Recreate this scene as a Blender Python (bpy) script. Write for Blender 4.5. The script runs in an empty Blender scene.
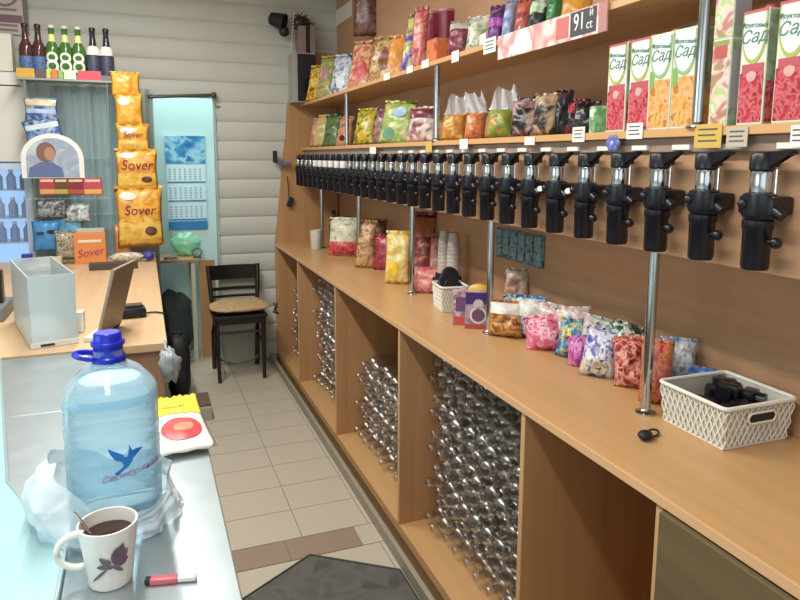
import bpy, bmesh, math, random
from mathutils import Vector, Matrix, noise
random.seed(7)
S = bpy.context.scene
C = S.collection
PI = math.pi

# ------------------------------------------------------------------ camera model
F, CX, CY, EYE = 660.0, 400.0, 250.0, 1.62
wy = Vector((142 - CX, CY - 156, -F)).normalized()
_r = 0.005
wz = Vector((_r, 1, -(_r * wy.x + wy.y) / wy.z)).normalized()
wx = wy.cross(wz)
RW = Matrix((wx, wy, wz))            # rows: world axes in camera space -> camera-to-world rotation
def ray(px, py): return RW @ Vector((px - CX, CY - py, -F))
def on(px, py, ax, v):
    d = ray(px, py); o = Vector((0, 0, EYE)); t = (v - o[ax]) / d[ax]; return o + d * t
def onx(px, py, v): return on(px, py, 0, v)
def ony(px, py, v): return on(px, py, 1, v)
def onz(px, py, v): return on(px, py, 2, v)
def depth(p): return -(RW.transposed() @ (Vector(p) - Vector((0, 0, EYE)))).z

cam = bpy.data.cameras.new('camera'); cam.sensor_width = 36; cam.lens = F / 800 * 36
cam.shift_y = -(300 - CY) / 800; cam.clip_start = .02
co = bpy.data.objects.new('camera', cam); C.objects.link(co)
co.matrix_world = Matrix.Translation((0, 0, EYE)) @ RW.to_4x4()
S.camera = co

# ------------------------------------------------------------------ materials
def lin(h):
    if isinstance(h, tuple): return h
    h = h.lstrip('#'); o = []
    for i in (0, 2, 4):
        c = int(h[i:i+2], 16) / 255
        o.append(c / 12.92 if c <= .04045 else ((c + .055) / 1.055) ** 2.4)
    return tuple(o)
_M = {}
def new(name):
    m = bpy.data.materials.new(name); m.use_nodes = True
    nt = m.node_tree; b = nt.nodes['Principled BSDF']; return m, nt, b
def mat(col, rough=.5, metal=0., spec=.5, emit=0, key=None):
    k = (col, rough, metal, spec, emit)
    if k in _M: return _M[k]
    m, nt, b = new('paint_' + str(len(_M)))
    c = lin(col)
    b.inputs['Base Color'].default_value = (*c, 1); b.inputs['Roughness'].default_value = rough
    b.inputs['Metallic'].default_value = metal; b.inputs['Specular IOR Level'].default_value = spec
    if emit:
        b.inputs['Emission Color'].default_value = (*c, 1); b.inputs['Emission Strength'].default_value = emit
    # faint unevenness so nothing is perfectly uniform
    n = nt.nodes.new('ShaderNodeTexNoise'); n.inputs['Scale'].default_value = 14; n.inputs['Detail'].default_value = 3
    tc = nt.nodes.new('ShaderNodeTexCoord'); nt.links.new(tc.outputs['Object'], n.inputs['Vector'])
    mr = nt.nodes.new('ShaderNodeMapRange'); mr.inputs['To Min'].default_value = max(0, rough - .06); mr.inputs['To Max'].default_value = min(1, rough + .06)
    nt.links.new(n.outputs['Fac'], mr.inputs['Value']); nt.links.new(mr.outputs['Result'], b.inputs['Roughness'])
    _M[k] = m; return m
def wood(name, c1, c2, axis=1, rough=.38, scale=1.0):
    m, nt, b = new(name)
    tc = nt.nodes.new('ShaderNodeTexCoord'); mp = nt.nodes.new('ShaderNodeMapping')
    s = [26 * scale] * 3; s[axis] = 1.3 * scale; mp.inputs['Scale'].default_value = s
    n = nt.nodes.new('ShaderNodeTexNoise'); n.inputs['Scale'].default_value = 1; n.inputs['Detail'].default_value = 5; n.inputs['Distortion'].default_value = .4
    r = nt.nodes.new('ShaderNodeValToRGB'); r.color_ramp.elements[0].color = (*lin(c1), 1); r.color_ramp.elements[1].color = (*lin(c2), 1)
    r.color_ramp.elements[0].position = .3; r.color_ramp.elements[1].position = .72
    L = nt.links.new
    L(tc.outputs['Object'], mp.inputs['Vector']); L(mp.outputs['Vector'], n.inputs['Vector']); L(n.outputs['Fac'], r.inputs['Fac'])
    L(r.outputs['Color'], b.inputs['Base Color']); b.inputs['Roughness'].default_value = rough
    return m
def film(cols, scale=14, rough=.28, seed=0, metal=0.):
    k = ('film', tuple(cols), scale, rough, seed)
    if k in _M: return _M[k]
    m, nt, b = new('printed_film_' + str(len(_M)))
    tc = nt.nodes.new('ShaderNodeTexCoord'); mp = nt.nodes.new('ShaderNodeMapping'); mp.inputs['Location'].default_value = (seed * 3.1, seed * 1.7, seed)
    n = nt.nodes.new('ShaderNodeTexNoise'); n.inputs['Scale'].default_value = scale; n.inputs['Detail'].default_value = 2.5; n.inputs['Distortion'].default_value = .6
    r = nt.nodes.new('ShaderNodeValToRGB'); e = r.color_ramp.elements
    N = len(cols)
    while len(e) < N: e.new(.5)
    for i, c in enumerate(cols):
        e[i].position = .34 + .32 * i / max(1, N - 1); e[i].color = (*lin(c), 1)
    L = nt.links.new
    L(tc.outputs['Object'], mp.inputs['Vector']); L(mp.outputs['Vector'], n.inputs['Vector']); L(n.outputs['Fac'], r.inputs['Fac'])
    L(r.outputs['Color'], b.inputs['Base Color']); b.inputs['Roughness'].default_value = rough; b.inputs['Metallic'].default_value = metal
    _M[k] = m; return m
def clear(name, tint, lo, hi, gl_col=(1, 1, 1), rough=.08, gloss=False):
    """thin clear plastic: see-through film with a shiny skin"""
    m, nt, b = new(name); nt.nodes.remove(b); out = nt.nodes['Material Output']
    t = nt.nodes.new('ShaderNodeBsdfTransparent'); t.inputs['Color'].default_value = (*tint, 1)
    g = nt.nodes.new('ShaderNodeBsdfPrincipled'); g.inputs['Base Color'].default_value = (*gl_col, 1); g.inputs['Roughness'].default_value = rough
    g.inputs['Specular IOR Level'].default_value = 1
    if gloss:
        nt.nodes.remove(g); g = nt.nodes.new('ShaderNodeBsdfGlossy'); g.inputs['Color'].default_value = (*gl_col, 1); g.inputs['Roughness'].default_value = rough
    lw = nt.nodes.new('ShaderNodeLayerWeight'); lw.inputs['Blend'].default_value = .35
    mr = nt.nodes.new('ShaderNodeMapRange'); mr.inputs['To Min'].default_value = lo; mr.inputs['To Max'].default_value = hi
    mx = nt.nodes.new('ShaderNodeMixShader'); L = nt.links.new
    L(lw.outputs['Facing'], mr.inputs['Value']); L(mr.outputs['Result'], mx.inputs['Fac']); L(t.outputs[0], mx.inputs[1]); L(g.outputs[0], mx.inputs[2]); L(mx.outputs[0], out.inputs['Surface'])
    return m
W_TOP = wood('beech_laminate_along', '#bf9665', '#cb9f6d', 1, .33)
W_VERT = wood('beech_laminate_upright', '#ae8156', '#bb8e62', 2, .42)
W_WALL = wood('beech_panel_wall', '#b68c69', '#c19876', 1, .45)
W_OLIVE = wood('olive_laminate', '#66563c', '#726144', 1, .5)
W_DESK = wood('desk_laminate', '#c6a37d', '#d1b28c', 1, .4)
W_DESKF = wood('desk_front_laminate', '#a9805f', '#b68d6c', 2, .5)
CHROME = mat('#c4c8cc', .16, 1.0)
BLACK = mat('#12131d', .30)
BLACKM = mat('#17171a', .6)
WHITE = mat('#e9e7e0', .5)
PAPER = mat('#efece4', .75)
STEEL = mat('#b3bdc0', .36, .8)
PET = clear('clear_bottle_plastic', (.97, .965, .955), .24, .85, (.92, .91, .89), .2, True)
WATERP = clear('blue_tinted_bottle_plastic', (.80, .92, .97), .12, .75, (.62, .82, .95), .1)
CLEARP = clear('clear_packet_plastic', (.93, .95, .96), .38, .85, (.9, .92, .93), .15)
ACRYL = clear('acrylic_sheet', (.88, .93, .94), .10, .4, (.8, .9, .92), .1)
BAGP = clear('thin_carrier_film', (.86, .94, .97), .42, .85, (.88, .95, 1), .3)
WOVEN = mat('#e6e2d6', .55)

# ------------------------------------------------------------------ mesh helpers
class MB:
    def __init__(s): s.bm = bmesh.new()
    def box(s, c, d, bev=0., rot=None):
        r = bmesh.ops.create_cube(s.bm, size=1); v = r['verts']
        for q in v: q.co = Vector((q.co.x * d[0], q.co.y * d[1], q.co.z * d[2]))
        if bev:
            ed = list({e for q in v for e in q.link_edges})
            g = bmesh.ops.bevel(s.bm, geom=ed, offset=bev, segments=2, affect='EDGES', profile=.6)
            v = list({q for f_ in g['faces'] for q in f_.verts} | {q for q in v if q.is_valid})
        for q in v:
            p = q.co
            if rot is not None: p = rot @ p
            q.co = p + Vector(c)
        return s
    def b2(s, x0, x1, y0, y1, z0, z1, bev=0.):
        return s.box(((x0+x1)/2, (y0+y1)/2, (z0+z1)/2), (abs(x1-x0), abs(y1-y0), abs(z1-z0)), bev)
    def lathe(s, prof, n=20, M=None, sq=None, caps=True):
        M = M or Matrix()
        rings = []
        for r, z in prof:
            ring = []
            for i in range(n):
                a = 2 * PI * i / n; k = 1
                if sq: k = (abs(math.cos(a)) ** sq + abs(math.sin(a)) ** sq) ** (-1 / sq)
                ring.append(s.bm.verts.new(M @ Vector((r * k * math.cos(a), r * k * math.sin(a), z))))
            rings.append(ring)
        for a, b in zip(rings, rings[1:]):
            for i in range(n): s.bm.faces.new((a[i], a[(i+1) % n], b[(i+1) % n], b[i]))
        if caps:
            if prof[0][0] > 1e-4: s.bm.faces.new(list(reversed(rings[0])))
            if prof[-1][0] > 1e-4: s.bm.faces.new(rings[-1])
        return s
    def cyl(s, p0, p1, r0, r1=None, n=14):
        p0, p1 = Vector(p0), Vector(p1); d = p1 - p0
        M = Matrix.Translation(p0) @ d.to_track_quat('Z', 'Y').to_matrix().to_4x4()
        return s.lathe([(r0, 0), (r1 if r1 is not None else r0, d.length)], n, M)
    def tube(s, pts, r, n=8):
        pts = [Vector(p) for p in pts]; rings = []
        for i, p in enumerate(pts):
            d = (pts[min(i+1, len(pts)-1)] - pts[max(i-1, 0)]).normalized()
            q = d.to_track_quat('Z', 'Y')
            rings.append([s.bm.verts.new(p + q @ Vector((r * math.cos(2*PI*k/n), r * math.sin(2*PI*k/n), 0))) for k in range(n)])
        for a, b in zip(rings, rings[1:]):
            for k in range(n): s.bm.faces.new((a[k], a[(k+1) % n], b[(k+1) % n], b[k]))
        s.bm.faces.new(list(reversed(rings[0]))); s.bm.faces.new(rings[-1]); return s
    def ball(s, c, r, sc=(1, 1, 1), seg=14, amp=0, fr=3, seed=0):
        g = bmesh.ops.create_uvsphere(s.bm, u_segments=seg, v_segments=max(6, seg * 2 // 3), radius=1)
        for q in g['verts']:
            p = q.co.copy()
            if amp: p *= 1 + amp * noise.noise(p * fr + Vector((seed, seed * 2, seed * 3)))
            q.co = Vector((p.x * r * sc[0], p.y * r * sc[1], p.z * r * sc[2])) + Vector(c)
        return s
    def poly(s, pts, n, th=.001):
        """flat polygon with a real thickness th along vector n"""
        n = Vector(n).normalized() * th
        a = [s.bm.verts.new(Vector(p)) for p in pts]; b = [s.bm.verts.new(Vector(p) + n) for p in pts]
        s.bm.faces.new(a); s.bm.faces.new(list(reversed(b)))
        for i in range(len(a)):
            j = (i + 1) % len(a); s.bm.faces.new((a[j], a[i], b[i], b[j]))
        return s
    def grid(s, fn, nu, nv):
        V = [[s.bm.verts.new(Vector(fn(i / nu, j / nv))) for j in range(nv + 1)] for i in range(nu + 1)]
        for i in range(nu):
            for j in range(nv): s.bm.faces.new((V[i][j], V[i+1][j], V[i+1][j+1], V[i][j+1]))
        return s
    def build(s, name, m, parent=None, smooth=False, norm=True):
        if norm: bmesh.ops.recalc_face_normals(s.bm, faces=s.bm.faces[:])
        me = bpy.data.meshes.new(name); s.bm.to_mesh(me); s.bm.free()
        o = bpy.data.objects.new(name, me); C.objects.link(o)
        if m: me.materials.append(m)
        if smooth:
            for p in me.polygons: p.use_smooth = True
            if smooth != 'all': me.set_sharp_from_angle(angle=math.radians(40))
        if parent: o.parent = parent
        return o
def tag(o, label=None, cat=None, group=None, kind=None):
    if label: o['label'] = label
    if cat: o['category'] = cat
    if group: o['group'] = group
    if kind: o['kind'] = kind
    return o
def empty(name, loc, label, cat, rz=0, group=None, rx=0, ry=0):
    o = bpy.data.objects.new(name, None); C.objects.link(o); o.location = loc; o.rotation_euler = (rx, ry, rz); o.empty_display_size = .05
    return tag(o, label, cat, group)
def struct(name, mb, m, smooth=False):
    o = mb.build(name, m, None, smooth); o['kind'] = 'structure'; return o
def copy_tree(o, parent=None):
    c = o.copy(); C.objects.link(c)
    if parent: c.parent = parent
    for ch in list(o.children): copy_tree(ch, c)
    return c
def text(name, s, size, m, parent, M, th=.0006, fn=None, shear=0., align='CENTER', wide=1.):
    cu = bpy.data.curves.new('t', 'FONT'); cu.body = s; cu.size = size; cu.extrude = th; cu.align_x = align; cu.align_y = 'CENTER'; cu.shear = shear; cu.resolution_u = 3
    to = bpy.data.objects.new('t', cu); C.objects.link(to)
    dg = bpy.context.evaluated_depsgraph_get(); me = bpy.data.meshes.new_from_object(to.evaluated_get(dg))
    bpy.data.objects.remove(to); me.name = name
    for v in me.vertices:
        p = v.co.copy(); p.x *= wide
        v.co = Vector(fn(p)) if fn else M @ p
    me.materials.clear(); me.materials.append(m)
    o = bpy.data.objects.new(name, me); C.objects.link(o); o.parent = parent; return o
def facing(loc, n=(0, -1, 0), up=(0, 0, 1)):
    """text plane: x right, y up, z = n"""
    n = Vector(n).normalized(); u = Vector(up); u = (u - n * u.dot(n)).normalized(); x = u.cross(n)
    M = Matrix((x, u, n)).transposed().to_4x4(); M.translation = Vector(loc); return M

# ------------------------------------------------------------------ the room
WT = .945                       # worktop height
HB, HR, HC = 5.2, 1.47, 2.95    # back wall y, right panel x, ceiling z
TILE = mat('#bdb2a0', .38); BROWN = mat('#94806f', .42)
mb = MB(); mb.b2(-2.4, 1.6, -1.6, 6.0, -.06, -.004); fl = struct('floor', mb, mat('#83796a', .8))
xs = [-2.4 + i * .3 for i in range(8)]; xe = [-.33, -.03, .27, .569, .868]
tile, brown = MB(), MB()
cols = [(-2.4, -2.13), (-2.13, -1.83), (-1.83, -1.53), (-1.53, -1.23), (-1.23, -.93), (-.93, -.63), (-.63, -.33), (-.33, -.03), (-.03, .27), (.27, .569), (.569, .868), (.868, 1.15)]
y = 2.612
rows = []
while y < 6: rows.append((y, y + .236)); y += .236
y = 2.46
while y > -1.5: rows.append((y - .3, y)); y -= .3
for y0, y1 in rows:
    for x0, x1 in cols: tile.b2(x0 + .002, x1 - .002, y0 + .002, y1 - .002, -.008, 0)
for x0, x1 in [(-.33, -.05), (-.05, .22), (.22, .49), (.49, .795)]: brown.b2(x0 + .003, x1 - .003, 2.463, 2.609, -.008, 0)
for x0, x1 in [(-2.4, -.33), (.797, 1.15)]: tile.b2(x0, x1, 2.463, 2.609, -.008, 0)
o = tile.build('tiles', TILE, fl); o = brown.build('brown_tile_band', BROWN, fl); o['label'] = 'band of brown floor tiles'
struct('ceiling', MB().b2(-2.4, 1.6, -1.6, 6.0, HC, HC + .06), mat('#cfccc4', .8))
struct('wall_left', MB().b2(-2.46, -2.4, -1.6, -.05, 0, HC).b2(-2.46, -2.4, 1.85, 6.0, 0, HC).b2(-2.46, -2.4, -.05, 1.85, 0, 1.1).b2(-2.46, -2.4, -.05, 1.85, 2.4, HC), mat('#c9c8c0', .8))  # opening in this unseen wall is added for the left daylight lamp
struct('added_window', MB().b2(-2.45, -2.41, -.05, 0, 1.1, 2.4).b2(-2.45, -2.41, 1.8, 1.85, 1.1, 2.4).b2(-2.45, -2.41, 0, 1.8, 1.1, 1.15).b2(-2.45, -2.41, 0, 1.8, 2.35, 2.4).b2(-2.45, -2.41, .88, .92, 1.15, 2.35), mat('#d8dcd8', .5))  # invented window frame, out of view, around the left lamp's opening
struct('wall_right', MB().b2(HR, HR + .06, -1.6, HB + .1, 0, HC), W_WALL)
# back wall: overlapping padded horizontal slats, with openings for the alcove and a window
segs = [(-2.4, -.53, 0, HC), (-.53, -.10, 0, 1.05), (-.53, -.10, 2.09, HC), (-.10, .088, 0, HC), (.088, .515, 2.055, HC), (.515, HR, 0, HC)]
mb = MB(); PT = .1445
for x0, x1, z0, z1 in segs:
    zs = sorted({z0, z1} | {k * PT + f * PT for k in range(21) for f in (0, .04, .12, .3, .5, .7, .88, .96) if z0 < k * PT + f * PT < z1})
    def yy(z):
        t = (z % PT) / PT; return HB - .006 - .015 * max(0, math.sin(PI * t)) ** .5
    nx = max(1, int((x1 - x0) / .12))
    V = [[mb.bm.verts.new((x0 + (x1 - x0) * i / nx, yy(z) + .0035 * noise.noise(Vector((x0 + (x1 - x0) * i / nx * 3, z * 2, 0))), z)) for z in zs] for i in range(nx + 1)]
    for i in range(nx):
        for j in range(len(zs) - 1): mb.bm.faces.new((V[i][j], V[i+1][j], V[i+1][j+1], V[i][j+1]))
wb = struct('wall_back', mb, mat('#c2c2b8', .55), True)
bk = MB()
for x0, x1, z0, z1 in segs: bk.b2(x0, x1, HB, HB + .05, z0, z1)
bk.build('backing', mat('#8f8b82', .8), wb)
# alcove behind the opening
AL = mat('#d3e8e7', .6)
struct('wall_alcove', MB().b2(-.09, .95, 5.78, 5.83, 0, HC).b2(-.09, -.05, 5.25, 5.78, 0, HC).b2(.91, .95, 5.25, 5.78, 0, HC), AL)
struct('trim_1', MB().b2(.076, .090, HB - .03, HB + .05, 0, 2.06).b2(.513, .527, HB - .03, HB + .05, 0, 2.06).b2(.076, .527, HB - .03, HB + .05, 2.05, 2.066), mat('#a9b5b3', .5))
# window with sheer curtain at the left
w = struct('window_1', MB().b2(-.53, -.10, HB + .01, HB + .05, 1.05, 1.09).b2(-.53, -.10, HB + .01, HB + .05, 2.05, 2.09).b2(-.53, -.49, HB + .01, HB + .05, 1.09, 2.05).b2(-.14, -.10, HB + .01, HB + .05, 1.09, 2.05).b2(-.325, -.305, HB + .01, HB + .05, 1.09, 2.05), mat('#d8dcd8', .5))
MB().b2(-.49, -.14, HB + .028, HB + .034, 1.09, 2.05).build('pane', ACRYL, w)
struct('baseboard_right', MB().b2(.885, .905, .2, 5.17, 0, .055, .003), mat('#9a917f', .5))
struct('wall_front', MB().b2(-2.4, 1.6, -1.66, -1.6, 0, .8).b2(-2.4, 1.6, -1.66, -1.6, 2.6, HC).b2(-2.4, -2.2, -1.66, -1.6, .8, 2.6).b2(1.2, 1.6, -1.66, -1.6, .8, 2.6), mat('#c9c8c0', .8))

# ------------------------------------------------------------------ right-hand furniture
e = empty('worktop', (0, 0, 0), 'long beech laminate worktop running the whole length of the right wall', 'worktop')
MB().b2(.95, HR - .003, .1, 5.149, WT - .024, WT, .003).build('board', W_TOP, e)
MB().b2(.947, .9502, .1, 5.149, WT - .022, WT - .002).build('edge_band', mat('#dbb083', .4), e)
ys = [5.149, 4.40, 3.448, 2.468, 1.508, .985, .12]
names = ['at the far end under the worktop, narrow in view and half empty', 'second from the far end, filled high with clear bottles', 'in the middle of the row, filled only halfway with clear bottles',
         'nearest the mat, filled to the top with clear bottles', 'empty, with a bare side panel facing the aisle', 'with a closed olive brown front, nearest the camera']
for i in range(6):
    y1, y0 = ys[i], ys[i+1]
    e = empty('base_cabinet', (1.2, (y0 + y1) / 2, 0), 'beech base cabinet ' + names[i], 'cabinet', group='base cabinets under the worktop')
    def bp(n, x0, x1, a, b, z0, z1, m=W_VERT, bev=.0008):
        return MB().b2(x0 - 1.2, x1 - 1.2, a - (y0+y1)/2, b - (y0+y1)/2, z0, z1, bev).build(n, m, e)
    t = .0095; zt = WT - .0245
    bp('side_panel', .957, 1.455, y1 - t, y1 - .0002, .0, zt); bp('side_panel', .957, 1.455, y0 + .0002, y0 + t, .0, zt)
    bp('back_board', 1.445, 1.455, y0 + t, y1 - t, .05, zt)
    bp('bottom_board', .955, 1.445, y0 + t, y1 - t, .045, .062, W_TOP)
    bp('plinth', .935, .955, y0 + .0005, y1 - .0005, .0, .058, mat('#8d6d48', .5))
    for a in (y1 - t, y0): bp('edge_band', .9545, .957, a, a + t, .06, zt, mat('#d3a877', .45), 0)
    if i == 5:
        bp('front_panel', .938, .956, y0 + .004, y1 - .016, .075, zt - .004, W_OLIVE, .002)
    if i == 4: bp('shelf_peg', 1.0, 1.012, y0 + t, y0 + t + .008, .5, .512, CHROME)
# tapered end panel on the far side
e = empty('end_panel', (1.2, 5.162, 0), 'tapered beech end panel closing the shelving at the back wall', 'panel')
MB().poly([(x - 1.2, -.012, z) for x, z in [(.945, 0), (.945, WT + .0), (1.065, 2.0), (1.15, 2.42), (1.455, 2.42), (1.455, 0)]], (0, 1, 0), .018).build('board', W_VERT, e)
# shelves
SH1, SH2 = 2.025, 1.69
for nm, z, lab in (('wall_shelf', SH2, 'lower beech wall shelf directly above the row of beer taps'), ('wall_shelf', SH1, 'upper beech wall shelf holding crisps and carrying the pink price sign')):
    e = empty(nm, (1.3, 2.6, z), lab, 'shelf', group='long wall shelves')
    MB().b2(-.135, HR - 1.3 - .003, -2.5, 2.548, -.02, 0, .001).build('board', W_TOP, e)
    MB().b2(-.138, -.135, -2.5, 2.548, -.019, -.001).build('edge_band', mat('#d9a671', .4), e)
e = empty('tap_rail', (1.2, 2.6, 1.39), 'beech rail under the lower shelf that carries the beer taps', 'rail')
MB().b2(-.01, .062, -2.5, 2.548, -.004, .245, .002).build('board', W_WALL, e)
MB().b2(-.016, -.010, -2.5, 2.548, .246, .278, .001).build('label_strip', mat('#a58d7d', .25), e)
MB().b2(-.010, .062, -2.5, 2.548, .245, .28).build('spacer', W_WALL, e)

def pole(x, y, z0, z1, r, lab, grp):
    e = empty('chrome_pole', (x, y, z0), lab, 'pole', group=grp)
    MB().lathe([(r, .004), (r, z1 - z0 - .0005)], 18).build('tube', CHROME, e, True)
    MB().lathe([(r * 2.0, .0003), (r * 2.0, .004), (r * 1.3, .007), (r * 1.02, .012)], 18).build('flange', CHROME, e, True)
    return e
for (yy_, lab) in zip([1.338, 2.201, 2.994, 3.861, 4.772], ['nearest chrome pole on the worktop, just left of the white basket of black parts', 'chrome pole on the worktop between the purple chocolate pack and the brown snack bag', 'chrome pole on the worktop right of the tall yellow bag',
        'chrome pole on the worktop left of the red and yellow snack pack', 'farthest thin chrome pole on the worktop beside the white beaker']):
    pole(1.226, yy_, WT, 1.386, .0135, lab, 'poles under the tap rail')
for (yy_, lab) in zip([1.175, 2.61, 3.94], ['dark chrome pole between the shelves right of the orange juice cartons', 'chrome pole between the two shelves left of the clear bags of nuts', 'farthest chrome pole between the shelves among the green snack packs']):
    pole(1.176, yy_, SH2, SH1 - .0205, .0125, lab, 'poles between the shelves')

# ------------------------------------------------------------------ beer taps
ORD = ['first', 'second', 'third', 'fourth', 'fifth', 'sixth', 'seventh', 'eighth', 'ninth', 'tenth', 'eleventh', 'twelfth', 'thirteenth', 'fourteenth', 'fifteenth', 'sixteenth', 'seventeenth', 'eighteenth', 'nineteenth', 'twentieth',
       'twenty-first', 'twenty-second', 'twenty-third', 'twenty-fourth', 'twenty-fifth', 'twenty-sixth', 'twenty-seventh', 'twenty-eighth', 'twenty-ninth', 'thirtieth', 'thirty-first']
def make_tap():
    e = empty('beer_tap', (0, 0, 0), 'x', 'beer tap', group='row of black beer taps')
    # origin: axis of the tap at top of its cap; rail face is at +x .046
    cap = MB(); cap.lathe([(.0, -.002), (.020, -.003), (.0235, -.008), (.024, -.036), (.020, -.040), (0, -.040)], 18)
    cap.b2(-.012, .034, -.012, .014, -.032, -.010, .003)
    cap.build('cap', BLACK, e, True)
    lv = MB(); lv.poly([(-.009, -.006, -.003), (-.009, -.07, .002), (-.009, -.073, -.004), (-.009, -.045, -.014), (-.009, -.020, -.036), (-.009, -.006, -.036)], (1, 0, 0), .018)
    bmesh.ops.bevel(lv.bm, geom=lv.bm.edges[:], offset=.003, segments=2, affect='EDGES')
    lv.build('lever', BLACK, e, True)
    MB().lathe([(.0195, -.040), (.0205, -.043), (.0205, -.080), (.0195, -.083)], 18).build('sleeve', CHROME, e, True)
    MB().cyl((.012, -.024, -.036), (.012, -.024, -.086), .0025, n=8).build('rod', CHROME, e, True)
    b = MB(); b.lathe([(.024, -.082), (.031, -.085), (.033, -.124), (.028, -.134)], 18)
    b.b2(-.014, .0455, -.041, .040, -.126, -.088, .007)
    b.cyl((0, -.02, -.108), (0, -.054, -.126), .014, .010, 12)
    b.build('valve_body', BLACK, e, True)
    MB().lathe([(.026, -.135), (.0295, -.138), (.0295, -.152), (.0272, -.155), (.0268, -.230), (.0245, -.236), (.0, -.236)], 18).build('nozzle', BLACK, e, True)
    k = MB(); k.cyl((0, -.02, -.178), (0, -.038, -.178), .007, n=10); k.ball((0, -.044, -.178), .0115, seg=12)
    k.build('knob', BLACK, e, True)
    k = MB(); k.ball((-.030, .012, -.104), .011, seg=10); k.build('vent_screw', BLACK, e, True)
    return e
tap0 = make_tap(); TX = 1.143; SP = .1463
y_of = []
DOT = mat('#f3f1ea', .5)
PAPERB = mat('#f0ebe2', .6)
for n in range(31):
    yy_ = .968 + n * .1399
    t = tap0 if n == 0 else copy_tree(tap0)
    t.location = (TX, yy_, 1.636)
    t.rotation_euler.z = math.radians(random.uniform(-5, 5)) if n else 0
    lab = 'black beer tap, %s from the near end of the row' % ORD[n]
    if 21 <= n <= 26:
        for ch in t.children:
            if ch.name.startswith('sleeve'):
                ch.data = ch.data.copy(); ch.data.materials.clear(); ch.data.materials.append(PAPERB); ch['label'] = 'white paper sleeve'
        lab = 'black beer tap with a white paper sleeve, %s from the near end' % ORD[n]
    elif n in (4, 5):
        d = MB(); d.lathe([(0, .0), (.0085, 0), (.009, .001), (.0085, .003), (0, .003)], 14, Matrix.Translation((-.036, .030, -.108)) @ Matrix.Rotation(math.radians(60), 4, 'X') @ Matrix.Rotation(math.radians(-35), 4, 'Y'))
        d.build('white_disc', DOT, t, True)
        lab = 'black beer tap with a round white disc, %s from the near end' % ORD[n]
    elif n == 0: lab = 'nearest and largest black beer tap with chrome sleeve, at the right end'
    t['label'] = lab
for n in range(16):
    yy_ = .968 + n * .1399 - .03
    o = MB().b2(1.1760, 1.1838, yy_ - .024, yy_ + .03, 1.6405, 1.6525, .0005).build('price_strip', PAPER)
    tag(o, 'narrow white price strip above the %s beer tap from the near end' % ORD[n], 'price tag', 'price strips above the taps')

# price tags on shelf edges
def price_tag(px0, px1, py0, py1, X, lab, m=PAPER, lines=True):
    a = onx(px0, (py0+py1)/2, X); b = onx(px1, (py0+py1)/2, X); zt = onx((px0+px1)/2, py0, X).z; zb = onx((px0+px1)/2, py1, X).z
    e = empty('price_tag', (X, (a.y+b.y)/2, zb), lab, 'price tag', group='price tags on the shelf edges')
    w = abs(a.y - b.y) / 2; h = zt - zb
    MB().b2(-.002, 0, -w, w, 0, h, .0004).build('card', m, e)
    if lines:
        l = MB()
        for k in range(3):
            z = h * (.78 - .24 * k); l.b2(-.0026, -.0019, -w * (.7 - .15 * (k % 2)), w * .7, z - h * .035, z + h * .035)
        l.build('print', mat('#5a5550', .7), e)
    return e
price_tag(573, 585, 127, 142, 1.1605, 'white price tag on the lower shelf edge under the dark snack bags')
price_tag(627, 643, 123, 139, 1.1605, 'large white price tag under the red juice cartons left of the orange ones')
price_tag(695, 722, 124, 148, 1.1605, 'big yellow price tag under the pole on the lower shelf', mat('#d8b257', .6))
price_tag(727, 748, 127, 147, 1.1605, 'pale clear price tag right of the yellow one', mat('#c9b9a6', .3))
price_tag(791, 806, 125, 147, 1.1605, 'white price tag at the right edge of the picture')
price_tag(525, 535, 137, 145, 1.1605, 'small white price tag under the dark candy bag in middle of lower shelf', lines=False)
price_tag(460, 468, 139, 149, 1.1605, 'small white price tag under the clear bag of orange nuts', lines=False)
price_tag(426, 432, 142, 152, 1.1605, 'narrow yellow price tag left of the middle shelf pole', mat('#d9b45a', .6), False)
price_tag(370, 376, 147, 154, 1.1605, 'small pale price tag under the far green snack packs', lines=False)
price_tag(484, 496, 38, 53, 1.1605, 'white price tag on upper shelf edge just left of the pink sign')
price_tag(480, 486, 34, 44, 1.163, 'second white price tag half hidden beside the pink sign', lines=False)
price_tag(452, 459, 51, 62, 1.1605, 'white price tag on upper shelf under the maroon bag', lines=False)
price_tag(422, 429, 60, 68, 1.1605, 'white price tag on upper shelf under the tall maroon boxes', lines=False)
price_tag(407, 413, 66, 73, 1.1605, 'white price tag on upper shelf under the purple packet', lines=False)
price_tag(384, 390, 73, 80, 1.1605, 'white price tag on upper shelf under the orange packet', lines=False)
# pink sign with the dark price card
p0 = onx(497, 59, 1.152); p1 = onx(606, 31, 1.152)
e = empty('price_sign', (1.158, (p0.y + p1.y) / 2, 1.952), 'long pink and white paper price sign hanging on the upper shelf edge', 'sign')
hw = (p0.y - p1.y) / 2
MB().b2(-.004, -.001, -hw, hw, 0, .078, .0006).build('sheet', film(['#efe4de', '#f3d9d4', '#d98f8c', '#efe7e2'], 9, .35, 2), e)
MB().b2(-.0052, -.004, -hw, -hw + .035, .0, .078).build('red_border', mat('#b9807c', .5), e)
MB().b2(-.0060, -.004, -hw + .045, -hw + .16, .008, .074, .0004).build('price_card', mat('#4a4848', .6), e)
MB().b2(-.0055, -.004, -hw + .17, -hw + .23, .012, .07).build('red_block', mat('#cf6f69', .5), e)
MB().b2(-.0055, -.004, -hw + .36, hw - .08, .004, .035).build('white_block', mat('#f4efe9', .5), e)
CH = mat('#f1efec', .6)
text('digits', '91', .066, CH, e, facing((-.0064, -hw + .118, .042), (-1, 0, 0)), wide=.8)
text('small_letter', 'й', .030, CH, e, facing((-.0064, -hw + .064, .060), (-1, 0, 0)))
text('small_letters', 'ct', .036, CH, e, facing((-.0064, -hw + .072, .030), (-1, 0, 0)))

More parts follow.
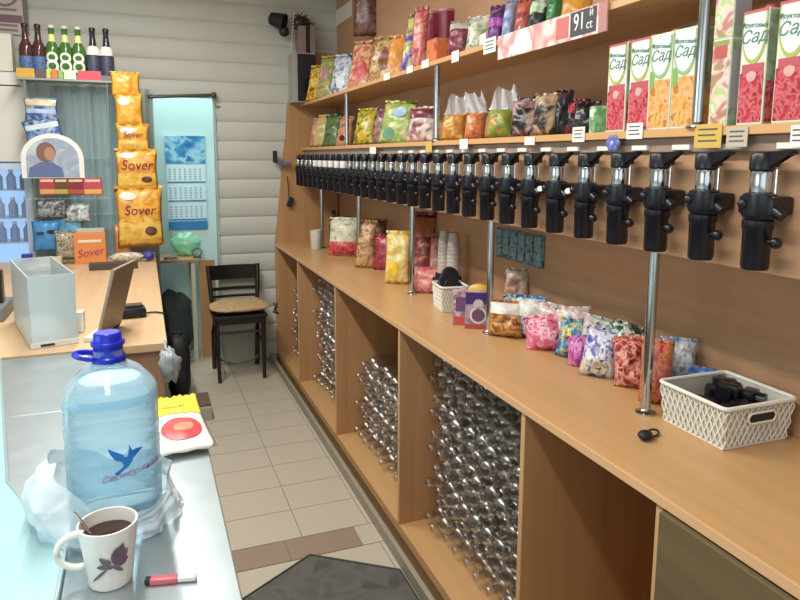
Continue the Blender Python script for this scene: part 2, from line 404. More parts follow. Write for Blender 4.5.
# ------------------------------------------------------------------ clear bottles lying in the cabinets
def make_bottle():
    mb = MB(); M = Matrix.Rotation(-PI / 2, 4, 'Y')     # axis z -> -x
    prof = [(.0, .006), (.026, .0), (.039, .006), (.0425, .02), (.0425, .168), (.0415, .182), (.038, .196), (.032, .207), (.0225, .215), (.018, .219), (.0175, .226), (.0215, .228), (.0215, .232), (.018, .234), (.018, .252), (.0165, .254)]
    mb.lathe(prof, 14, M, caps=False)
    o = mb.build('empty_bottle', PET, None, True); return o
bot = make_bottle(); first = True
def stack(y0, y1, z0, nrows, lab, grp, ymin=None, pitch=.088, tight=None):
    global first
    ncol = int((y1 - y0) / pitch)
    for r in range(nrows):
        off = pitch / 2 if r % 2 else 0
        for c in range(ncol - (1 if off and (ncol * pitch + off > y1 - y0) else 0)):
            y = y1 - .0535 - c * pitch - off
            if ymin and y < ymin: continue
            if first: o = bot; first = False
            else: o = bot.copy(); C.objects.link(o)
            o.location = (1.325 + random.uniform(-.02, .012) + (.008 if r % 2 else -.012), y + random.uniform(-.001, .001), z0 + .043 + r * .0770)
            o.rotation_euler = (random.uniform(0, 6), 0, 0)
            tag(o, lab, 'bottle', grp)
stack(1.518, 2.458, .063, 11, 'empty clear plastic bottle lying in the nearest full cabinet beside the mat', 'bottles in the nearest full cabinet')
stack(2.478, 3.438, .063, 6, 'empty clear plastic bottle lying in the half-filled middle cabinet', 'bottles in the half-filled cabinet')
stack(3.458, 4.390, .063, 11, 'empty clear plastic bottle lying in the narrow-looking second cabinet from the far end', 'bottles in the second cabinet from the far end', ymin=3.86)
stack(4.410, 5.140, .063, 8, 'empty clear plastic bottle lying in the farthest cabinet by the chair', 'bottles in the farthest cabinet', ymin=4.80)

# ------------------------------------------------------------------ snack bags
def bag_fn(w, h, t, seed, lump=.0, crimp=1.):
    def f(u, v, side):
        # u,v in -1..1
        k = (max(0, 1 - abs(u) ** 2.2)) ** .6 * (max(0, 1 - abs(v) ** 3.2)) ** .75
        sx = 1 - .07 * (1 - v * v)
        nz = noise.noise(Vector((u * 2.1 + seed, v * 2.6, seed * 1.3 + side)))
        n2 = noise.noise(Vector((u * 6 + seed, v * 2.2, 4 + side)))
        y = side * t / 2 * k * (1 + .35 * nz + lump * n2) + crimp * .006 * (abs(v) ** 6) * math.sin(u * 9 + seed) + .02 * t * n2
        return Vector((u * w / 2 * sx, y, h / 2 * (1 + v) ))
    return f
def bag(name, loc, w, h, t, m, lab, cat, group=None, yaw=0., lean=0., roll=0., seed=1., patch=None, band=None, topband=None, lump=.0, seal=None, word=None, rot=None, crimp=1.):
    """pillow packet: front faces local -y, stands on its lower seal"""
    e = bpy.data.objects.new(name, None); C.objects.link(e); e.location = loc; e.rotation_mode = 'XYZ'; e.empty_display_size = .05
    e.rotation_euler = rot if rot else (-lean, roll, yaw)
    tag(e, lab, cat, group)
    f = bag_fn(w, h, t, seed, lump, crimp)
    def p(u, v, s): return f(u, v, s)
    mb = MB(); nu, nv = 12, 14
    Vf = [[mb.bm.verts.new(p(-1 + 2*i/nu, -1 + 2*j/nv, -1)) for j in range(nv+1)] for i in range(nu+1)]
    Vb = [[(Vf[i][j] if i in (0, nu) or j in (0, nv) else mb.bm.verts.new(p(-1 + 2*i/nu, -1 + 2*j/nv, 1))) for j in range(nv+1)] for i in range(nu+1)]
    for V in (Vf, Vb):
        for i in range(nu):
            for j in range(nv):
                try: mb.bm.faces.new((V[i][j], V[i+1][j], V[i+1][j+1], V[i][j+1]))
                except ValueError: pass
    mb.build('wrapper', m, e, 'all')
    # crimped seal at top
    sm = seal or m; mb = MB(); g = .05 * h
    pts = 16
    A = [mb.bm.verts.new(Vector((-w/2 + w * i / pts, .002 * (-1) ** i, h - .001)) ) for i in range(pts + 1)]
    for i, q in enumerate(A): q.co.y += f(-1 + 2*i/pts, 1, 1).y; 
    B = [mb.bm.verts.new(a.co + Vector((0, .004 * noise.noise(Vector((i * .4 + seed, 0, 0))), g * (1 + .07 * (i % 2))))) for i, a in enumerate(A)]
    for i in range(pts): mb.bm.faces.new((A[i], A[i+1], B[i+1], B[i]))
    mb.build('top_seal', sm, e)
    def conf(u, v, off=.0016):
        q = p(u, v, -1); q.y -= off; return q
    def area(nm, u0, u1, v0, v1, mm, ell=False, off=.0016):
        b = MB()
        if ell:
            n, rr = 20, 4
            cu, cv, ru, rv = (u0+u1)/2, (v0+v1)/2, (u1-u0)/2, (v1-v0)/2
            c0 = b.bm.verts.new(conf(cu, cv, off)); prev = None
            for k in range(1, rr + 1):
                ring = [b.bm.verts.new(conf(cu + ru * k/rr * math.cos(2*PI*q/n), cv + rv * k/rr * math.sin(2*PI*q/n), off)) for q in range(n)]
                for q in range(n):
                    if prev: b.bm.faces.new((prev[q], prev[(q+1) % n], ring[(q+1) % n], ring[q]))
                    else: b.bm.faces.new((c0, ring[(q+1) % n], ring[q]))
                prev = ring
        else: b.grid(lambda a, c: conf(u0 + (u1-u0)*a, v0 + (v1-v0)*c, off), 10, 8)
        return b.build(nm, mm, e, 'all')
    if band: area('printed_band', -.93, .93, band[0], band[1], band[2])
    if topband: area('printed_band', -.93, .93, topband[0], topband[1], topband[2])
    if patch:
        for q, (u0, u1, v0, v1, mm) in enumerate(patch): area('printed_picture', u0, u1, v0, v1, mm, True, .0024 + .0006 * q)
    if word:
        s, size, mm, wu, wv = word
        def fn(q): 
            u = wu + q.x / (w / 2); v = wv + q.y / (h / 2)
            return conf(max(-.97, min(.97, u)), max(-.97, min(.97, v)), .0040)
        text('lettering', s, size, mm, e, None, fn=fn, shear=.2)
    return e
def bag_at(px0, px1, py0, py1, z, X, m, lab, cat, yaw=-.9, lean=.28, t=.062, kw=1.05, **k):
    pc = (px0 + px1) / 2
    p = onx(pc, py1, X)
    if p.y > 4.74: p = ony(pc, py1, 4.82 if p.y > 5.2 else 4.66); X = max(1.19, p.x)
    y = p.y; d = depth((X, y, z)); th = math.atan2(X, y)
    w = (px1 - px0) * d / F / max(.5, math.cos(yaw + th)) * kw; h = (py1 - py0) * d / F / 1.05 / max(.7, math.cos(lean))
    name = k.pop('name', 'snack_bag')
    return bag(name, (X, y, z + .0008 + t * .5 * math.sin(abs(lean)) * .1), w, h, t, m, lab, cat, yaw=yaw, lean=lean, seed=pc * .37, **k)
def fl3(*c, s=16, sd=0, r=.28): return film(list(c), s, r, sd)
G1 = 'snack packets on the upper shelf'; G2 = 'snack packets on the lower shelf'; G3 = 'goods on the worktop'
cr = lambda h: mat(h, .35)
# upper shelf, from the far end
Z = SH1
bag_at(300, 316, 68, 104, Z, 1.25, fl3('#7d5a18', '#d9a02c', '#f3d778', '#a8741c', r=.2), 'gold foil snack packet at the far end of the upper shelf', 'snack packet', group=G1)
bag_at(315, 331, 54, 98, Z, 1.26, fl3('#8d7a40', '#c9b27a', '#7f9b4a', '#c98f83'), 'olive and pink snack packet beside the gold one on upper shelf', 'snack packet', group=G1, patch=[(-.5, .5, -.2, .5, cr('#b98a8a'))])
bag_at(329, 349, 48, 90, Z, 1.25, fl3('#2b3556', '#a9b3c8', '#e2e6ee', '#31406e'), 'dark blue and silver snack packet on the upper shelf', 'snack packet', group=G1, patch=[(-.3, .6, -.7, -.1, cr('#e6edf5'))])
bag_at(347, 368, 35, 85, Z, 1.25, fl3('#d8b48e', '#c44a3c', '#e4c39b', '#b53a38'), 'beige packet with red picture on the upper shelf, left of the brown one', 'snack packet', group=G1, patch=[(-.4, .8, -.7, .2, cr('#c2443c'))])
bag_at(367, 391, 32, 80, Z, 1.25, fl3('#caa66c', '#8e5a3c', '#d9bd84', '#6f3f30'), 'tan and brown snack packet in the middle of the far upper shelf', 'snack packet', group=G1, patch=[(-.1, .8, -.5, .4, cr('#7f4a38'))])
bag_at(385, 403, 30, 74, Z, 1.24, fl3('#e2d6c8', '#d98a38', '#e8a858', '#c06a24'), 'orange snack packet leaning beside the purple one on upper shelf', 'snack packet', group=G1, patch=[(-.6, .6, -.6, .4, cr('#de9440'))])
bag_at(400, 413, 8, 70, Z, 1.24, fl3('#3e2f7c', '#6a55b0', '#d7cf6a', '#2c2460'), 'tall purple packet on the upper shelf', 'snack packet', t=.05, group=G1, patch=[(-.6, .6, .5, .9, cr('#d8cf72'))])
bag_at(411, 425, 6, 67, Z, 1.21, fl3('#b2475e', '#d8a08c', '#c23c54', '#e0c090'), 'tall pink and cream packet beside the purple one', 'snack packet', t=.05, lean=.12, group=G1)
def carton_box(px0, px1, py1, X, w, h, dpt, m, lab, cat='box', name='crisp_box', z=Z, yaw=0, parts=()):
    p = onx((px0 + px1) / 2, py1, X)
    e = empty(name, (X, p.y, z + .0003), lab, cat, yaw, G1)
    MB().b2(-dpt/2, dpt/2, -w/2, w/2, 0, h, .004).build('carton', m, e)
    for (nm, y0, y1, z0, z1, mm) in parts:
        MB().b2(-dpt/2 - .0012, -dpt/2 + .001, y0 * w, y1 * w, z0 * h, z1 * h, .0004).build(nm, mm, e)
        MB().b2(-dpt/2 * .8, dpt/2 * .8, -w/2 - .0012, -w/2 + .001, z0 * h, z1 * h, .0004).build(nm, mm, e)
    return e
mr_ = fl3('#8c2f44', '#a23a52', '#7a2238', s=8)
def can(px, py1, X, r, h, m, lab):
    p = onx(px, py1, X); e = empty('crisp_tube', (X, p.y, Z + .0003), lab, 'tube', 0, 'maroon crisp tubes on the upper shelf')
    MB().lathe([(r, 0), (r, h - .012)], 20).build('tube', m, e, True)
    MB().lathe([(r * 1.05, h - .012), (r * 1.05, h), (0, h)], 20).build('lid', mat('#c9737c', .4), e, True)
    MB().lathe([(r * 1.01, h * .12), (r * 1.01, h * .36)], 20, caps=False).build('label_band', fl3('#d8734e', '#b3394b', '#e0b080', s=22), e, True)
can(421, 64, 1.34, .036, .29, mr_, 'maroon crisp tube on the upper shelf, farthest of three'); can(432, 61, 1.34, .036, .29, mr_, 'maroon crisp tube on the upper shelf, middle of three'); can(446, 57, 1.34, .037, .27, mat('#7c2036', .35), 'dark maroon crisp tube on the upper shelf, nearest of three')
carton_box(428, 447, 63, 1.205, .10, .095, .06, fl3('#b8424c', '#e08a58', '#c8606a', s=20), 'small red and orange snack box standing in front of the maroon tubes', parts=[('orange_panel', -.3, .2, .1, .8, cr('#df7c48'))])
bag_at(446, 468, 17, 54, Z, 1.22, fl3('#6e2c3a', '#8f4450', '#5c222e', '#a87068'), 'maroon snack bag on the upper shelf beside the tubes', 'snack packet', group=G1, seal=cr('#b0a49a'), topband=(.45, .9, fl3('#a89088', '#c8bdb2', s=30)))
bag_at(464, 490, 8, 48, Z, 1.27, fl3('#c9c9b2', '#7d8a58', '#e4e2d2', '#55683e'), 'white and green snack bag on the upper shelf', 'snack packet', group=G1, seal=cr('#dcd8cc'))
bag_at(486, 503, -4, 40, Z, 1.25, fl3('#3a2c3c', '#8c4a98', '#2c2430', '#b87ab8'), 'dark snack bag with violet band left above the pink sign', 'snack packet', group=G1, band=(-.1, .3, cr('#b55ab4')))
bag_at(501, 514, -8, 36, Z, 1.24, fl3('#6f86b8', '#9eb0d2', '#8a7f90', '#c8cfdc'), 'blue and grey snack packet behind the pink sign', 'snack packet', group=G1)
bag_at(513, 529, -8, 34, Z, 1.25, fl3('#8a3a3a', '#c86a5c', '#5c2a28'), 'red packet behind the pink sign', 'snack packet', group=G1)
bag_at(527, 547, -12, 30, Z, 1.24, fl3('#a8c49a', '#cfdcc0', '#3c4a38', '#2c3030'), 'pale green packet behind the middle of the pink sign', 'snack packet', group=G1, band=(-.9, -.1, cr('#2e3230')))
bag_at(545, 562, -14, 24, Z, 1.25, fl3('#2f6a3c', '#3f8a4c', '#24502e'), 'deep green packet behind the pink sign', 'snack packet', group=G1)
bag_at(560, 590, -18, 18, Z, 1.25, fl3('#c8842c', '#d99a3c', '#b06a20'), 'amber orange packet above the dark price card', 'snack packet', group=G1)

# lower shelf
Z = SH2
bag_at(298, 311, 121, 150, Z, 1.24, fl3('#b86a5c', '#d8907c', '#c9a58a'), 'reddish snack packet at the far end of the lower shelf', 'snack packet', group=G2, kw=.8)
bag_at(308, 325, 118, 150, Z, 1.25, fl3('#c9b878', '#b8a060', '#d8cf96'), 'straw yellow snack packet at far end of the lower shelf', 'snack packet', group=G2, kw=.85)
bag_at(322, 338, 116, 149, Z, 1.24, fl3('#3f5a34', '#6a8250', '#2c4028'), 'dark green snack packet left of the farthest shelf pole', 'snack packet', group=G2)
bag_at(336, 350, 119, 149, Z, 1.27, fl3('#c87a58', '#d89a74', '#3a3a3a'), 'salmon and black packet behind the farthest shelf pole', 'snack packet', group=G2, patch=[(-.4, .4, -.7, -.3, cr('#4a2a24'))])
bag_at(353, 373, 111, 148, Z, 1.23, fl3('#2f4a28', '#8a8a28', '#c8b030', '#1f3420'), 'dark green and yellow snack packet right of the farthest shelf pole', 'snack packet', group=G2, patch=[(-.5, .5, -.8, -.2, cr('#c9a42a'))])
bag_at(372, 386, 108, 146, Z, 1.29, fl3('#b87a84', '#5a3a44', '#d8b0a8'), 'dusky pink snack packet behind the light green bag', 'snack packet', group=G2)
bag_at(378, 409, 103, 146, Z, 1.24, fl3('#9ab45c', '#b8c878', '#7f9c48', '#c9b070'), 'large light green snack bag leaning on the lower shelf', 'snack packet', roll=.05, group=G2, patch=[(-.7, .1, -.9, -.3, cr('#6f9a78')), (-.2, .6, .2, .7, cr('#a8bce0'))])
bag_at(406, 434, 109, 145, Z, 1.24, fl3('#7a3a44', '#c8a8a0', '#e0d0c4', '#58303a'), 'maroon and white patterned snack bag left of the middle shelf pole', 'snack packet', group=G2, topband=(.3, .9, fl3('#5a2630', '#803a44', s=30)))
def nut_bag(px0, px1, py0, py1, X, m, lab, yaw=-.8):
    e = bag_at(px0, px1, py0 + (py1 - py0) * .42, py1, Z, X, m, lab, 'nut bag', yaw=yaw, t=.075, group='clear bags of nuts on the lower shelf', name='nut_bag', seal=CLEARP)
    w = e.children[0].dimensions.x; h = (py1 - py0) * depth(e.location) / F * .42
    hb = max(v.co.z for v in e.children[0].data.vertices)
    mb = MB(); sd = px0 * .7
    def fn(a, b):
        x = (a - .5) * w * (1 - .25 * b) ; return (x + .02 * b * math.sin(sd), .012 * math.sin(a * 14 + b * 5 + sd) * (.4 + b), hb * .96 + h * b * (1 + .12 * math.sin(a * 9 + sd)))
    mb.grid(fn, 18, 6); mb.build('clear_top', CLEARP, e, 'all'); return e
nut_bag(441, 464, 95, 142, 1.23, fl3('#d8a83c', '#c97a3c', '#e8c878', s=40), 'clear bag of yellow and orange nuts right of the middle shelf pole')
nut_bag(464, 484, 93, 141, 1.23, fl3('#c9703c', '#d88a58', '#b85a34', s=40), 'clear bag of orange nuts, second along from the middle shelf pole')
nut_bag(486, 512, 88, 140, 1.23, fl3('#c98a4c', '#7f9440', '#8aa04a', s=20), 'clear bag with brown nuts and a green printed label')
DK = [('#1c181a', '#2a2224', '#8a6a64', '#c8a8a0', '#1c1a1c'), ('#241e1c', '#3a3028', '#b89878', '#c8b494', '#1c1816'), ('#141417', '#1c1c20', '#34343a', '#5a403c', '#141418'), ('#141316', '#1e1c20', '#8a3438', '#201e22', '#101014'), ('#121214', '#18181c', '#38302e', '#584444', '#101012')]
bag_at(510, 530, 74, 116, Z + .0, 1.36, fl3('#3a3e44', '#888f96', '#24282c'), 'grey and black candy bag standing at the back of lower shelf', 'snack packet', group=G2, kw=1.1)
bag_at(509, 537, 100, 138, Z, 1.21, fl3(*DK[0]), 'black candy bag with pink and white prints, right of the nut bags', 'snack packet', group=G2)
bag_at(531, 556, 94, 137, Z, 1.23, fl3(*DK[1]), 'dark candy bag with cream pictures on the lower shelf', 'snack packet', group=G2)
bag_at(551, 568, 90, 136, Z, 1.27, fl3(*DK[2]), 'plain black candy bag with peaked top on the lower shelf', 'snack packet', group=G2)
bag_at(563, 585, 97, 134, Z, 1.30, fl3(*DK[3]), 'black snack bag with red print on the lower shelf', 'snack packet', group=G2, patch=[(-.6, .3, .1, .7, cr('#b04048'))])
bag_at(572, 597, 102, 134, Z, 1.21, fl3(*DK[4]), 'black brown snack bag leaning beside the small green box', 'snack packet', group=G2)
p = onx(600, 130, 1.215)
e = empty('green_box', (1.215, p.y, Z + .0003), 'small green and white box left of the first red juice carton', 'box', -.3, G2)
MB().b2(-.025, .025, -.022, .022, 0, .075, .002).build('carton', fl3('#9ac49a', '#5c9c5c', '#d8e4cc', s=30), e)
MB().b2(-.0262, -.024, -.016, .016, .045, .066).build('printed_band', cr('#e2ecd8'), e)
# blue lollipop cluster stuck to the rail under the red cartons
p = onx(614, 141, 1.165)
e = empty('sticker_cluster', (1.166, p.y, 1.655), 'blue violet plastic flower stuck on the shelf edge under the red cartons', 'decoration')
b = MB()
for k in range(6): b.ball((-.004, .018 * math.cos(k * PI / 3), .004 + .014 * math.sin(k * PI / 3)), .011, (.35, 1, 1), 10)
b.build('petals', mat('#6a70b0', .4), e, 'all'); MB().ball((-.007, 0, .004), .008, (.5, 1, 1), 10).build('centre', mat('#aab8e4', .4), e, 'all')

# juice cartons
GRN = mat('#8faf72', .4); CART = mat('#dfe3cc', .38); SIDE = film(['#7f8f78', '#9aa890', '#b0b8a0'], 40, .45, 3)
def juice(yc, kind, lab, z=Z, X=1.172, w=.073, h=.226, yaw=0.):
    e = empty('juice_carton', (X + w/2, yc, z + .0003), lab, 'juice carton', yaw, 'juice cartons on the lower shelf')
    MB().b2(-w/2, w/2, -w/2, w/2, 0, h, .002).build('carton', CART, e)
    f_, g_ = -w/2, -w/2
    def pan(nm, y0, y1, z0, z1, mm, th=.0008):
        return MB().b2(f_ - th, f_ + .0002, y0 * w, y1 * w, z0 * h, z1 * h).build(nm, mm, e)
    sp = MB().b2(-w/2 + .002, w/2 - .002, g_ - .0007, g_ + .0002, .002, h - .004).build('side_print', SIDE, e)
    if kind in ('red', 'orange'):
        fr = film(['#9c2430', '#c23a44', '#d8707a', '#8c1c28'], 60, .4, 1) if kind == 'red' else film(['#d88a34', '#e8a85c', '#e4b888', '#c87828'], 45, .4, 1)
        pan('fruit_print', -.46, .46, .02, .46 if kind == 'red' else .52, fr)
        MB().b2(-w/2 + .004, w/2 - .004, g_ - .0012, g_, .005, h * .38).build('fruit_print', fr, e)
        # shield: yellow green outer, white inner
        def shield(s, z0):
            pts = []
            for k in range(13):
                a = PI + PI * k / 12; pts.append((0, math.cos(a) * .47 * w * s, z0 + math.sin(a) * .30 * h * s * (.9 if s > .9 else .9)))
            return pts + [(0, .47 * w * s, h * .97), (0, -.47 * w * s, h * .97)]
        zb = .80 * h
        b = MB(); b.poly([(f_ - .0009, q[1], q[2]) for q in shield(1.0, zb)], (-1, 0, 0), .0006); b.build('shield_border', mat('#b8b860' if kind == 'red' else '#9abb8a', .4), e)
        b = MB(); b.poly([(f_ - .0016, q[1], q[2]) for q in shield(.86, zb)], (-1, 0, 0), .0006); b.build('shield', mat('#eef1e6', .4), e)
        tg = mat('#57857f', .5)
        text('lettering', 'Фруктовый', .0135, tg, e, facing((f_ - .0026, 0, h * .865), (-1, 0, 0)) @ Matrix.Rotation(-.12, 4, 'Z'), wide=.85, shear=.15)
        text('lettering', 'Сад', .036, tg, e, facing((f_ - .0026, 0, h * .765), (-1, 0, 0)), wide=.95, shear=.3)
        if kind == 'red':
            pan('flavour_band', -.44, .40, .46, .535, mat('#c25a66', .4), .0012)
            b = MB(); b.ball((f_, .02 * w, h * .43), .014, (.12, 1, 1), 14); b.build('cherry_picture', mat('#e0a8a4', .4), e, 'all')
            pan('top_band', -.46, .46, .965, .998, mat('#c8626a', .4), .0018)
        else:
            b = MB(); 
            for q in range(16):
                a0, a1 = 2*PI*q/16, 2*PI*(q+1)/16
                b.poly([(f_ - .001, .010*math.cos(a0), .028 + .018*math.sin(a0)), (f_ - .001, .010*math.cos(a1), .028 + .018*math.sin(a1)), (f_ - .001, .006*math.cos(a1), .028 + .012*math.sin(a1)), (f_ - .001, .006*math.cos(a0), .028 + .012*math.sin(a0))], (-1, 0, 0), .0012)
            b.build('fruit_ring_picture', mat('#e8b450', .4), e)
            pan('leaf_print', .25, .46, .44, .62, mat('#7fae5c', .5), .0011)
        MB().lathe([(.012, h - .001), (.012, h + .010), (.010, h + .012), (0, h + .012)], 14, Matrix.Translation((.008, 0, 0))).build('cap', mat('#c04a50' if kind == 'red' else '#c8885a', .4), e, True)
    else:
        pan('fruit_print', -.47, .47, .02, .98, film(['#e6ead2', '#b8c878', '#e8d8c8', '#c87a78', '#8aa850'], 24, .4, 5))
        pan('red_band', -.3, .35, .78, .92, mat('#c05a5a', .4), .0014)
        MB().b2(-w/2 + .003, w/2 - .003, g_ - .0012, g_, h * .2, h * .86).build('side_panel_print', mat('#a9a2a8', .5), e)
    return e
def jy(px): return onx(px, 120, 1.172).y
W_ = .073
juice(jy(606) - W_/2, 'red', 'red cherry juice carton, farthest of the pair beside the small green box')
juice(jy(627.5) - W_/2, 'red', 'red cherry juice carton standing left against the first orange juice carton')
juice(jy(647) - W_/2, 'orange', 'orange peach juice carton next to the red pair')
juice(jy(669.5) - W_/2, 'orange', 'orange peach juice carton left of the dark chrome pole')
juice(jy(708) - .025, 'green', 'white and green carton right of the chrome pole, lower of a stack of two', w=.050, h=.185)
juice(jy(708) - .025, 'green', 'white and green carton right of the chrome pole, upper of a stack of two', z=Z + .1855, w=.050, h=.138)
juice(jy(736) - .031, 'red', 'red cherry juice carton second from the right edge of the picture', w=.062, h=.229)
juice(jy(771) - .033, 'red', 'red cherry juice carton at the right edge of the picture', w=.066, h=.232)

# things pinned to the panel above the upper shelf
a = onx(330, 10, 1.462)
o = MB().b2(HR - .004, HR - .0005, onx(352, 10, HR).y, onx(331, 10, HR).y, onx(340, 24, HR).z, 2.75).build('paper_notice', mat('#e6e2d6', .7)); tag(o, 'blank pale paper notice on the wood panel high above the far upper shelf', 'notice')
p = onx(364, 36, 1.40)
bag('snack_bag', (1.41, p.y, p.z), .17, .36, .05, fl3('#6a3a34', '#8a5a3c', '#3c2a34', '#a8604c'), 'dark reddish packet hanging on the panel beside the paper notice', 'snack packet', yaw=-.6, seed=9.)

# ------------------------------------------------------------------ goods on the worktop
Z = WT
def wt(px, py, z=WT): return onz(px, py, z)
def size(p, px): return px * depth(p) / F
# far end
p = wt(316, 249); e = empty('white_beaker', (p.x, p.y, Z + .0005), 'white plastic beaker at the far end of the worktop', 'beaker')
r = size(p, 11); hh = size(p, 19)
MB().lathe([(r * .42, 0), (r * .46, .004), (r * .52, hh), (r * .50, hh), (r * .44, .006), (0, .006)], 20).build('cup', mat('#d8d6cc', .5), e, True)
MB().lathe([(r * .53, hh - .004), (r * .55, hh), (r * .51, hh)], 20, caps=False).build('rim', mat('#d8d6cc', .5), e, True)
p = wt(334, 240); e = empty('dark_bottle', (1.38, onx(334, 240, 1.38).y, Z + .0005), 'dark green bottle behind the far pole on the worktop', 'bottle')
MB().lathe([(.036, 0), (.038, .01), (.038, .14), (.016, .19), (.014, .24)], 18).build('body', mat('#24382c', .25), e, True); MB().lathe([(.016, .24), (.016, .262), (0, .262)], 14).build('cap', BLACK, e, True)
def wbag(px0, px1, py0, py1, m, lab, yaw=-.6, lean=.2, t=.08, roll=0., name='snack_bag', kw=1.1, dz=0., grp=G3, X=None, cat='snack packet', **k):
    p = wt((px0+px1)/2, py1) if X is None else onx((px0+px1)/2, py1, X)
    w = size(p, px1 - px0) * kw / max(.5, math.cos(yaw + math.atan2(p.x, p.y))); h = size(p, py1 - py0) / 1.05 * (1.12 if name == 'candy_bag' else 1.05)
    return bag(name, (p.x, p.y, Z + .0008 + dz), w, h, t, m, lab, cat, grp, yaw=yaw, lean=lean, roll=roll, seed=px0 * .41, **k)
wbag(329, 357, 219, 256, fl3('#c8c89a', '#e4e4cc', '#a8a070'), 'puffy snack bag with a red bottom half, at the far end of the worktop', t=.12, band=(-.95, -.25, fl3('#b8343c', '#d85a5c', '#98242c', s=20)))
wbag(356, 374, 222, 268, fl3('#a8744c', '#d8b078', '#8a4a38', '#e0c898'), 'tan packet with small pictures on the worktop behind the second pole', t=.06)
wbag(368, 384, 224, 266, fl3('#b88a5c', '#7a4a3a', '#d8c8a8'), 'brown and cream packet leaning behind the second far pole', t=.05, X=1.38)
wbag(374, 392, 236, 270, fl3('#8a2a38', '#b04450', '#6a1c28'), 'small dark red packet left of the tall yellow bag', t=.05)
wbag(385, 408, 233, 284, fl3('#e0c468', '#d8b04c', '#ecdca0', '#d8c078'), 'tall yellow bag on the worktop left of the third pole', t=.07, patch=[(-.7, .2, -.7, -.1, cr('#e8c030'))])
wbag(410, 432, 216, 286, fl3('#9a8a58', '#6a2430', '#8c2c3c', '#c8a06c'), 'tall maroon and olive packet right of the third pole', t=.06, X=1.36, topband=(.35, .92, cr('#a05a34')))
wbag(412, 440, 268, 293, fl3('#d86a70', '#e8a89c', '#c84a58', '#e8c8b0'), 'small coral pink snack bag in front of the maroon packet', t=.06)
wbag(426, 442, 230, 280, fl3('#c89484', '#a87868', '#dcb4a4'), 'slim rosy packet standing left of the stacked cups', t=.03, X=1.41, kw=.7)
wbag(340, 362, 214, 246, fl3('#3c4a34', '#6a7a50', '#c8c8a8', '#2c3828'), 'dark green packet behind the puffy red bottomed bag', t=.06, X=1.40)
wbag(397, 410, 226, 258, fl3('#e4d49a', '#d8b860', '#c89a3c'), 'pale yellow packet half hidden behind the tall yellow bag', t=.05, X=1.43, kw=.7)
# baskets
def basket(name, c, w, l, h, lab, rz=0, taper=.88, n=12):
    e = empty(name, (c[0], c[1], Z + .0008), lab, 'basket', rz, 'white woven plastic baskets on the worktop')
    # woven wall: crossed strips between bottom and rim
    def corner(t, z):   # t around perimeter 0..4
        k = taper + (1 - taper) * z / h; a, b = w/2 * k, l/2 * k
        i = int(t) % 4; f_ = t - int(t); P = [(-a, -b), (a, -b), (a, b), (-a, b)]; q, r_ = P[i], P[(i+1) % 4]
        return Vector((q[0] + (r_[0]-q[0]) * f_, q[1] + (r_[1]-q[1]) * f_, z))
    b = MB(); b.grid(lambda u, v: corner(u * 3.9999, h * v), 32, 2)
    inner = b.build('liner', mat('#c9c4b6', .6), e)
    inner.scale = (.972, .972, 1)
    b = MB(); nz = 7
    for s in range(n * 4):
        for dr in (1, -1):
            pts = []
            for q in range(nz + 1):
                t = (s + dr * q * .35 * h / .11) / n; pts.append(corner(t % 4, .006 + (h - .018) * q / nz))
            # break at corners that wrap badly
            b.tube(pts, .0021, 5)
    b.build('woven_wall', WOVEN, e, True)
    b = MB(); k = taper
    b.b2(-w/2 * k, w/2 * k, -l/2 * k, l/2 * k, 0, .005, .001); b.build('bottom', WOVEN, e)
    rim = MB(); pts = []
    for cx_, cy_, a0 in ((w/2, l/2, 0), (-w/2, l/2, PI/2), (-w/2, -l/2, PI), (w/2, -l/2, 1.5 * PI)):
        for q in range(5):
            a = a0 + PI/2 * q / 4; rr = .014; pts.append((cx_ - math.copysign(rr, cx_) + rr * math.cos(a), cy_ - math.copysign(rr, cy_) + rr * math.sin(a), h - .004))
    pts += [pts[0], pts[1]]
    rim.tube(pts, .0055, 8); rim.build('rim', WOVEN, e, True)
    return e
bb = basket('woven_basket', (1.333, 1.183), .222, .215, .108, 'white woven plastic basket full of black parts at the right end', math.radians(-1), .9)
hd = MB()   # grip slot in the near side
pts = [(.020 + .030 * math.cos(2*PI*k/24) * (1.0) , -.1095, .076 + .011 * math.sin(2*PI*k/24)) for k in range(24)]
def stadium(cx_, cz_, a, r_, y):
    o_ = []
    for k in range(13): t = -PI/2 + PI * k / 12; o_.append((cx_ + a + r_ * math.cos(t), y, cz_ + r_ * math.sin(t)))
    for k in range(13): t = PI/2 + PI * k / 12; o_.append((cx_ - a + r_ * math.cos(t), y, cz_ + r_ * math.sin(t)))
    return o_
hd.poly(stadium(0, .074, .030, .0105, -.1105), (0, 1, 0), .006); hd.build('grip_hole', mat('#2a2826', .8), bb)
hr = MB(); q = stadium(0, .074, .030, .0125, -.1100); hr.tube(q + [q[0]], .003, 6); hr.build('grip_frame', WOVEN, bb, True)
